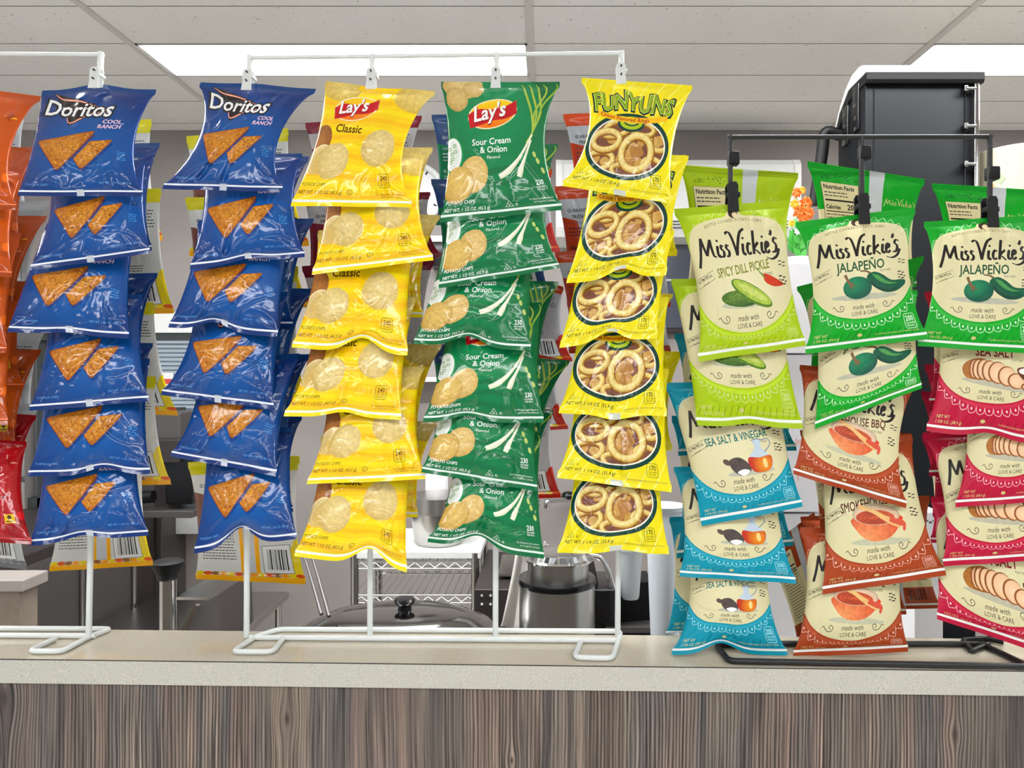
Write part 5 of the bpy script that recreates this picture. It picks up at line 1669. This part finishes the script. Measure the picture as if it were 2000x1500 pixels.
# translucent containers
for k, (xa, xb, ya, xc, xd, yb, d, lab) in enumerate(((1206, 1256, 1066, 1211, 1246, 1168, 1.785, 'small frosted plastic container hanging behind the last pole of the white rack'),
                                                      (1260, 1337, 986, 1279, 1322, 1412, 1.50, 'tall frosted plastic container left of the teal bags'))):
    a, b = at((xa + xb) / 2, ya, d), at((xc + xd) / 2, yb, d)
    r0, r1 = (xb - xa) / 2 / F * d, (xd - xc) / 2 / F * d
    h = a.z - b.z
    t = thing('plastic_container', (a.x, d, b.z), lab, 'container')
    MB().lathe([(r1 * .9, 0), (r1, .006), (r0 - .001, h - .004), (r0 - .004, h)], (a.x, d, b.z), 36).build('body', M_frost, t, 40)
    MB().lathe([(r0 - .004, h - .008), (r0 + .003, h - .008), (r0 + .003, h), (r0 - .004, h + .001)], (a.x, d, b.z), 36).build('rim', M_frost, t, 40)

# wire shelving with a pot on it
d0, d1 = 2.50, 2.86
zs = at(0, 1096, d0).z
xa, xb = at(693, 0, d0).x, at(928, 0, d0).x
t = thing('wire_shelf', ((xa + xb) / 2, (d0 + d1) / 2, 0), 'chrome wire shelving unit under the yellow and green columns', 'shelf')
for x in (xa, xb):
    for y in (d0, d1): MB().tube([(x, y, 0), (x, y, zs + .03)], .014, 12).build('post', M_steel, t, 40)
for k, zz in enumerate((zs, zs - .115, .25)):
    mb = MB()
    for y in (d0, d1):
        mb.tube([(xa, y, zz), (xb, y, zz)], .004, 8).tube([(xa, y, zz - .026), (xb, y, zz - .026)], .004, 8)
        pts = []
        m = 18
        for i in range(m + 1): pts.append((xa + (xb - xa) * i / m, y, zz - (.004 if i % 2 else .022)))
        mb.tube(pts, .0025, 6)
    for i in range(17):
        x = xa + (xb - xa) * i / 16
        mb.tube([(x, d0, zz + .004), (x, d1, zz + .004)], .0022, 6)
    mb.build('shelf', M_chrome, t, 60)
MB().box((xa - .01, d0 - .01, zs + .010), (xb + .02, d1, zs + .034), .003).build('board', M_white, t)
b = at(858, 1074, 2.62)
t = thing('steam_table_pot', (b.x, 2.62, zs + .034), 'round steel inset pot standing on the wire shelving', 'pot')
hh = at(0, 966, 2.62).z - (zs + .034)
MB().lathe([(.078, 0), (.086, .01), (.100, hh * .62), (.101, hh * .66), (.110, hh * .68), (.111, hh), (.106, hh)], (b.x, 2.62, zs + .034), 48).build('bowl', M_steel, t, 40)
b2 = at(853, 968, 2.78)
t = thing('paper_roll', (b2.x, 2.78, zs + .034), 'white paper roll behind the steel pot', 'paper roll')
MB().lathe([(.041, 0), (.042, .002), (.042, at(0, 926, 2.78).z - zs - .036), (.041, at(0, 926, 2.78).z - zs - .034), (.012, at(0, 926, 2.78).z - zs - .034)], (b2.x, 2.78, zs + .034), 36).build('paper', M_carton, t, 40)

# riveted steel cabinet between shelving and soup warmer
d = 2.25
t = thing('steel_cabinet', P(965, 1240, d), 'riveted steel cabinet left of the soup warmer', 'cabinet')
a, b = at(926, 1400, d), at(1010, 1151, d)
MB().box((a.x, d, 0), (b.x + .25, d + .5, b.z), .004).build('body', M_dkgray, t)
mb = MB()
for x, y in ((941, 1163), (958, 1163), (941, 1180), (958, 1180)): mb.tube([P(x, y, d - .004), P(x, y, d + .002)], .004, 10)
mb.build('rivet', M_chrome, t, 40)
for y in (1078, 1121, 1141):
    pxbox(MB(), 972, y, 1020, y + 5, d + .1, d + .4).build('tray', M_steel, t)
for x in (975, 1017):
    pxbox(MB(), x, 1070, x + 3, 1152, d + .3, d + .31).build('upright', M_steel, t)
# faucet
d = 3.50
t = thing('faucet', P(1110, 985, WALL_Y), 'small steel faucet with black handle low on the back wall', 'faucet')
MB().tube(fillet([P(1067, 992, d - .2), P(1068, 978, d - .2), P(1090, 976, d - .1), P(1140, 975, WALL_Y)], .02), .012, 12).build('spout', M_chrome, t, 60)
MB().lathe([(.03, 0), (.034, .01), (.028, .028), (.012, .034)], P(1110, 974, d - .02), 20).build('handle', M_tub, t, 60)

# --- the left side
d = 1.95
t = thing('back_counter', P(0, 1240, d), 'grey laminate counter end at the left picture edge', 'counter')
a, b = at(-200, 1160, d), at(45, 1133, d)
MB().box((a.x, d, b.z - .032), (b.x, d + .10, b.z), .004).build('worktop', M_lam, t)
MB().box((a.x, d + .02, 0), (b.x - .024, d + .09, b.z - .032)).build('cabinet', M_cab, t)
xs_ = -1.768
t = thing('steel_cooler', (xs_ - .3, 2.85, 0), 'long dark steel cooler at the left behind the counter', 'cooler')
MB().box((xs_ - .6, 2.36, 0), (xs_, 3.34, .87), .006).build('body', M_dkgray, t)
mb = MB()
for y in (2.50, 2.86): mb.box((xs_ - .002, y, .04), (xs_ + .004, y + .33, .83), .002)
mb.build('door', M_gray, t)
for y in (2.80, 3.15): MB().tube([(xs_ + .012, y, .45), (xs_ + .012, y, .80)], .008, 10).build('handle', M_steel, t, 60)
d = 3.36
t = thing('steel_column', P(290, 1180, d), 'grey steel duct column beside the window', 'column')
a, b = at(264, 1240, d), at(316, 800, d)
MB().box((a.x, d, 0), (b.x, WALL_Y, b.z), .003).build('panel', M_gray, t)
pxbox(MB(), 288, 990, 300, 1010, d - .004, d).build('switch', M_tub, t)
t = thing('steel_bench', (at(330, 0, 3.0).x, 3.0, 0), 'low steel bench by the pump dispenser', 'bench')
MB().box((xs_ + .04, 2.62, .47), (-1.16, 3.33, .50), .004).build('benchtop', M_steel, t)
for x in (xs_ + .08, -1.19):
    for y in (2.66, 3.28): MB().tube([(x, y, 0), (x, y, .47)], .014, 10).build('leg', M_steel, t, 40)
d = 2.68
t = thing('slant_front_appliance', P(395, 1240, d), 'steel appliance with slanted front and chrome edge right of the pump dispenser', 'appliance')
MB().prism([P(362, 1261, d), P(362, 1226, d), P(388, 1186, d), P(426, 1163, d), P(430, 1261, d)], (0, .3, 0)).build('housing', M_gray, t)
MB().prism([P(352, 1232, d - .02), P(362, 1232, d - .02), P(387, 1184, d - .02), P(380, 1182, d - .02)], (0, .02, 0)).build('chrome_edge', M_chrome, t)
pxbox(MB(), 345, 1166, 420, 1172, d + .12, d + .5).build('top_plate', M_steel, t)
d = 1.60
t = thing('pump_dispenser', P(328, 1240, d), 'steel pump dispenser with flared black knob behind the ledge', 'dispenser')
c = at(328, 1128, d)
MB().tube([(c.x, d, TZ - .02), (c.x, d, c.z)], .017, 24).build('tube', M_chrome, t, 60)
MB().lathe([(.018, -.004), (.022, 0), (.024, .010), (.032, .026), (.033, .034), (.028, .037), (.001, .038)], (c.x, d, c.z), 32).build('knob', M_blackp, t, 40)
t.location.z = TZ - .02
for ch in t.children: ch.location.z -= TZ - .02 - P(328, 1240, d)[2]
d = 3.15
t = thing('coffee_machine', P(310, 990, d), 'grey and black coffee machine in the gap between the blue columns', 'coffee machine')
pxbox(MB(), 268, 806, 352, 858, d, d + .2, .006).build('hopper', M_gray, t)
pxbox(MB(), 262, 858, 350, 905, d - .04, d + .2, .006).build('housing', M_dkgray, t)
pxbox(MB(), 322, 895, 376, 985, d - .02, d + .12, .005).build('brew_head', M_tub, t)
pxbox(MB(), 300, 880, 330, 1000, d + .04, d + .16, .005).build('stand', M_dkgray, t)
MB().tube([P(262, 972, d - .06), P(300, 970, d - .06)], .026, 20).build('knob', M_blackp, t, 40)
pxbox(MB(), 268, 998, 376, 1012, d - .05, d + .2, .004).build('drip_tray', M_gray, t)
t = thing('window_sign', P(324, 740, WALL_Y - .01), 'small white notice with red print on the window blind', 'sign')
pxbox(MB(), 312, 728, 338, 754, WALL_Y - .006, WALL_Y - .004).build('paper', M_carton, t)
pxbox(MB(), 315, 740, 335, 750, WALL_Y - .007, WALL_Y - .0055).build('print', M_red, t)

# --- on the back wall
c = at(812, 380, WALL_Y)
r = 58 / F * WALL_Y
t = thing('wall_clock', (c.x, WALL_Y, c.z), 'round white wall clock between the yellow and green columns', 'clock')
def disc(mb, rr_, y0, y1, r_in=0):
    n = 48
    o_ = [(c.x + rr_ * math.cos(2 * math.pi * k / n), c.z + rr_ * math.sin(2 * math.pi * k / n)) for k in range(n)]
    return mb.prism([(x, y0, z) for x, z in o_], (0, y1 - y0, 0))
mb = MB(); ring = [(c.x + (r - .008) * math.cos(2 * math.pi * k / 48), WALL_Y - .03, c.z + (r - .008) * math.sin(2 * math.pi * k / 48)) for k in range(48)]
mb.tube(ring, .014, 10, True)
mb.build('rim', M_white, t, 60)
disc(MB(), r - .008, WALL_Y - .022, WALL_Y).build('face', M_carton, t)
mb = MB()
for k in range(12):
    a = 2 * math.pi * k / 12
    for q0, q1 in ((.72, .84),):
        mb.tube([(c.x + r * q0 * math.sin(a), WALL_Y - .023, c.z + r * q0 * math.cos(a)), (c.x + r * q1 * math.sin(a), WALL_Y - .023, c.z + r * q1 * math.cos(a))], .0035, 6)
mb.build('hour_mark', M_tub, t)
for a, q in ((1.9, .5), (4.0, .7)): MB().tube([(c.x, WALL_Y - .025, c.z), (c.x + r * q * math.sin(a), WALL_Y - .025, c.z + r * q * math.cos(a))], .004, 6).build('hand', M_tub, t)
a, b = at(1086, 470, 3.38), at(1564, 309, 3.38)
t = thing('air_conditioner', ((a.x + b.x) / 2, 3.48, a.z), 'white wall air conditioner high behind the lemon and lime bags', 'air conditioner')
prof = [(3.585, a.z), (3.40, a.z + .02), (3.375, a.z + .06), (3.375, b.z - .03), (3.395, b.z - .004), (3.585, b.z)]
MB().prism([(a.x + .03, y, z) for y, z in prof], (b.x - a.x - .06, 0, 0)).build('housing', M_white, t)
for x0, x1 in ((a.x, a.x + .03), (b.x - .03, b.x)): MB().prism([(x0, y - (.004 if y < 3.58 else 0), z) for y, z in prof], (x1 - x0, 0, 0)).build('end_cap', M_lid, t)
mb = MB()
for k in range(3): mb.box((a.x + .06, 3.372, a.z + .055 + .014 * k), (b.x - .06, 3.377, a.z + .062 + .014 * k))
mb.build('vent', M_dark, t)
t = thing('wall_monitor', P(1390, 640, WALL_Y), 'dark flat screen on the back wall behind the onion ring and pickle bags', 'screen')
pxbox(MB(), 1270, 470, 1500, 650, WALL_Y - .06, WALL_Y, .006).build('case', M_dkgray, t, 40)
pxbox(MB(), 1276, 478, 1494, 640, WALL_Y - .064, WALL_Y - .058).build('screen_panel', mat('screen_glass', rgb(70, 74, 84), 0.15), t)
pxbox(MB(), 1270, 545, 1500, 549, WALL_Y - .068, WALL_Y - .060).build('trim_strip', M_steel, t)
t = thing('wall_shelf', P(760, 746, WALL_Y), 'narrow white shelf on the back wall behind the yellow bags', 'shelf')
pxbox(MB(), 575, 737, 1040, 746, WALL_Y - .16, WALL_Y, .003).build('board', M_white, t)
for x in (640, 980): pxbox(MB(), x, 746, x + 6, 772, WALL_Y - .12, WALL_Y).build('bracket', M_white, t)
t = thing('wall_speaker', P(865, 510, WALL_Y), 'small black box on a white bracket beside the wall clock', 'speaker')
pxbox(MB(), 838, 472, 900, 520, WALL_Y - .12, WALL_Y, .005).build('cabinet', M_tub, t, 40)
pxbox(MB(), 832, 460, 904, 472, WALL_Y - .13, WALL_Y, .003).build('bracket', M_white, t)

# --- the black tower
d0, d1 = 2.00, 2.187
a, b = at(1690, 1300, d0), at(1906, 150, d0)
t = thing('dispenser_tower', ((a.x + b.x) / 2, (d0 + d1) / 2, TZ - .4), 'tall black dispenser tower with white curved lid at the right', 'dispenser')
MB().box((a.x, d0, .02), (b.x, d1, b.z - .02), .003).build('cabinet', M_tower, t, 40)
mb = MB()
for x in (1706, 1884): pxbox(mb, x, 168, x + 2.0, 1200, d0 - .0015, d0 + .002)
mb.build('panel_seam', M_tub, t)
# lid: profile in depth, swept across the width
zt = at(0, 128, d0).z; zf = at(0, 158, d0).z
zm = at(0, 146, d0).z
prof = [(d0 - .012, zf - .010), (d0 - .018, zf - .002), (d0 - .018, zm), (d0 + .10, zt - .03), (d0 + .165, zt - .075), (d0 + .20, zt - .12), (d0 + .195, zt - .135), (d0 + .15, zt - .095), (d0 + .10, zt - .06), (d0 + .03, zf - .01)]
MB().prism([(a.x - .004, y, z) for y, z in prof], (b.x - a.x + .018, 0, 0)).build('lid_rim', M_blackp, t)
prof2 = [(d0 - .019, zm), (d0 - .018, zm + .006), (d0 - .008, zt - .004), (d0 + .006, zt + .003), (d0 + .03, zt + .006), (d0 + .075, zt + .002), (d0 + .12, zt - .022), (d0 + .165, zt - .0625), (d0 + .206, zt - .118), (d0 + .20, zt - .12), (d0 + .165, zt - .075), (d0 + .10, zt - .03)]
MB().prism([(a.x - .006, y, z) for y, z in prof2], (b.x - a.x + .022, 0, 0)).build('lid', M_lid, t)
mb = MB()
for yy, z0, z1 in ((d0 + .052, 256, 165), (d0 + .125, 268, 190)):
    za, zb = at(0, z0, d0 + .05).z, at(0, z1, d0 + .05).z
    mb.box((a.x - .006, yy - .020, za), (a.x + .002, yy + .020, zb), .003)
mb.build('vent_plate', M_tub, t, 40)
mb = MB()
for yy in (d0 + .052, d0 + .125):
    for q in (.25, .5, .78):
        zc = at(0, 262, d0).z + q * .12
        mb.tube([(a.x - .0075, yy, zc), (a.x - .004, yy, zc)], .006, 10)
mb.build('vent_hole', M_seam, t)
xr = at(1907, 0, d0 - .01).x
MB().tube([(xr, d0 - .01, at(0, 168, d0).z), (xr, d0 - .01, at(0, 380, d0).z)], .0075, 14).build('pipe', M_dkchrome, t, 60)
for y in (176, 249, 323):
    z = at(0, y, d0).z
    hb = MB().tube([(xr - .030, d0 - .012, z), (xr, d0 - .012, z)], .005, 10)
    hb.box((xr - .034, d0 - .016, z - .008), (xr - .024, d0 - .002, z + .008), .002)
    hb.build('hinge', M_dkchrome, t, 60)
MB().tube(fillet([P(1640, 264, d1 - .03), P(1612, 256, d1 - .03), P(1600, 290, d1 - .03), P(1588, 380, d1 - .03)], .06), [.017] * 2 + [.017] * 12, 12).build('hose', M_blackp, t, 60) if False else MB().tube(fillet([P(1640, 264, d1 - .03), P(1610, 254, d1 - .03), P(1606, 300, d1 - .03), P(1590, 400, d1 - .03)], .05), .017, 14).build('hose', M_blackp, t, 60)

# cream drum with coloured diamonds
d = 2.05
c = at(1992, 330, d)
h = c.z + .04 - .9
t = thing('cream_drum', (c.x, d, .9), 'cream round carton with coloured diamond print at the right picture edge', 'carton')
MB().lathe([(.120, 0), (.120, h - .006), (.1215, h - .004), (.1215, h), (.001, h + .002)], (c.x, d, .9), 56).build('drum', M_cream, t, 40)
for k, (px, py, cc) in enumerate(((1965, 326, M_pink), (1955, 340, mat('blue_print', rgb(120, 150, 180), .6)), (1976, 340, mat('green_print', rgb(150, 190, 130), .6)), (1966, 352, mat('orange_print', rgb(226, 160, 80), .6)))):
    q = at(px, py, d - .12)
    ang = math.asin(max(-1, min(1, (q.x - c.x) / .121)))
    vs = []
    for da, dz in ((0, .015), (.11, 0), (0, -.015), (-.11, 0)):
        aa = ang + da
        vs.append((c.x + .1216 * math.sin(aa), d - .1216 * math.cos(aa), q.z + dz))
    MB().add(vs, [(0, 1, 2, 3)]).build('diamond_print', cc, t)

# flowers in front of white cartons
d = 1.69
t = thing('white_carton', P(1530, 700, d), 'white carton behind the flower bunch, between lime and green columns', 'carton', 'white cartons')
pxbox(MB(), 1455, 514, 1624, 690, d, d + .18, .002).build('box', M_carton, t)
t = thing('white_carton', P(1530, 1000, d), 'white carton with faint pink print in the gap left of the brown bags', 'carton', 'white cartons')
pxbox(MB(), 1450, 694, 1618, 1000, d + .01, d + .18, .002).build('box', M_carton, t)
mb = MB(); rr = random.Random(5)
for k in range(7):
    x, y = rr.uniform(1535, 1565), rr.uniform(845, 935)
    pxbox(mb, x, y, x + rr.uniform(3, 8), y + rr.uniform(6, 16), d + .0095, d + .0099)
mb.build('print', M_pink, t)
t = thing('white_carton', P(1530, 1240, d), 'lowest white carton behind the teal bags', 'carton', 'white cartons')
pxbox(MB(), 1452, 1004, 1600, 1300, d + .02, d + .18, .002).build('box', M_carton, t)
a_ = at(1500, 1300, d).z
t = thing('white_carton', P(1812, 1190, 1.50), 'white paper carton between the brown and rose columns', 'carton', 'white cartons')
pxbox(MB(), 1786, 1000, 1842, 1416, 1.50, 1.60, .002).build('box', M_carton, t)
mb = MB()
for k in range(5): pxbox(mb, 1794 + 7 * k, 1016 + (k % 2) * 3, 1799 + 7 * k, 1019 + (k % 2) * 3, 1.4985, 1.50)
mb.build('print', M_dark, t)

d = 1.76
base = at(1556, 514, 1.69); base = Vector((at(1556, 514, d).x, d, base.z + .032))
t = thing('flower_bunch', (base.x, d, base.z), 'bunch of orange flowers with bright green leaves beside the lime pickle bag', 'flowers')
rr = random.Random(21)
def bloom(x, y, R0, m, nm='bloom'):
    R0 *= 1.25
    c = at(x, y, d - .02 + rr.uniform(-.02, .02))
    mb = MB()
    for ring_, n, r0, lift in ((0, 7, R0, .0), (1, 6, R0 * .75, .004), (2, 5, R0 * .45, .007)):
        for k in range(n):
            a = 2 * math.pi * (k + ring_ * .4) / n + rr.uniform(-.2, .2)
            u = Vector((math.cos(a), 0, math.sin(a))); w = Vector((-math.sin(a), 0, math.cos(a)))
            p0 = c + Vector((0, -lift, 0))
            wd = r0 * .42
            mb.add([p0, p0 + u * r0 * .5 + w * wd + Vector((0, -.004, 0)), p0 + u * r0 + Vector((0, .003 - lift, 0)), p0 + u * r0 * .5 - w * wd + Vector((0, -.002, 0))], [(0, 1, 2, 3)])
    o = mb.build(nm, m, t)
    s_ = o.modifiers.new('thick', 'SOLIDIFY'); s_.thickness = .0006
for x, y, R0, m in ((1556, 376, .011, M_orange), (1566, 372, .009, M_yel), (1574, 396, .014, M_orange), (1562, 414, .015, M_orange), (1578, 416, .014, M_orange), (1552, 398, .010, M_yel), (1570, 430, .012, M_orange), (1546, 436, .008, M_yel), (1558, 452, .007, M_carton)):
    bloom(x, y, R0, m)
mb = MB()
for k in range(70):
    p0 = at(1553 + rr.uniform(-4, 14), rr.uniform(445, 530), d + rr.uniform(-.02, .03))
    an = rr.uniform(.3, 2.8); L = rr.uniform(.014, .034)
    u = Vector((math.cos(an), rr.uniform(-.5, .5), math.sin(an))).normalized()
    w = u.cross(Vector((0, 1, 0))).normalized() * L * .22
    mb.add([p0, p0 + u * L * .5 + w, p0 + u * L, p0 + u * L * .5 - w], [(0, 1, 2, 3)])
o = mb.build('leaves', M_leaf, t); o['kind'] = 'stuff'
s_ = o.modifiers.new('thick', 'SOLIDIFY'); s_.thickness = .0006
mb = MB()
for x, y in ((1556, 380), (1574, 400), (1562, 418), (1570, 434), (1546, 440)):
    mb.tube([at(x, y, d - .01), at((x + 1558) / 2, 470, d), at(1557, 512, d)], .0012, 6)
mb.build('stem', M_leaf, t, 60)
MB().lathe([(.018, -.03), (.024, .0), (.030, .02), (.029, .021)], (base.x + .002, d, base.z - .03), 24).build('vase', M_frost, t, 40)
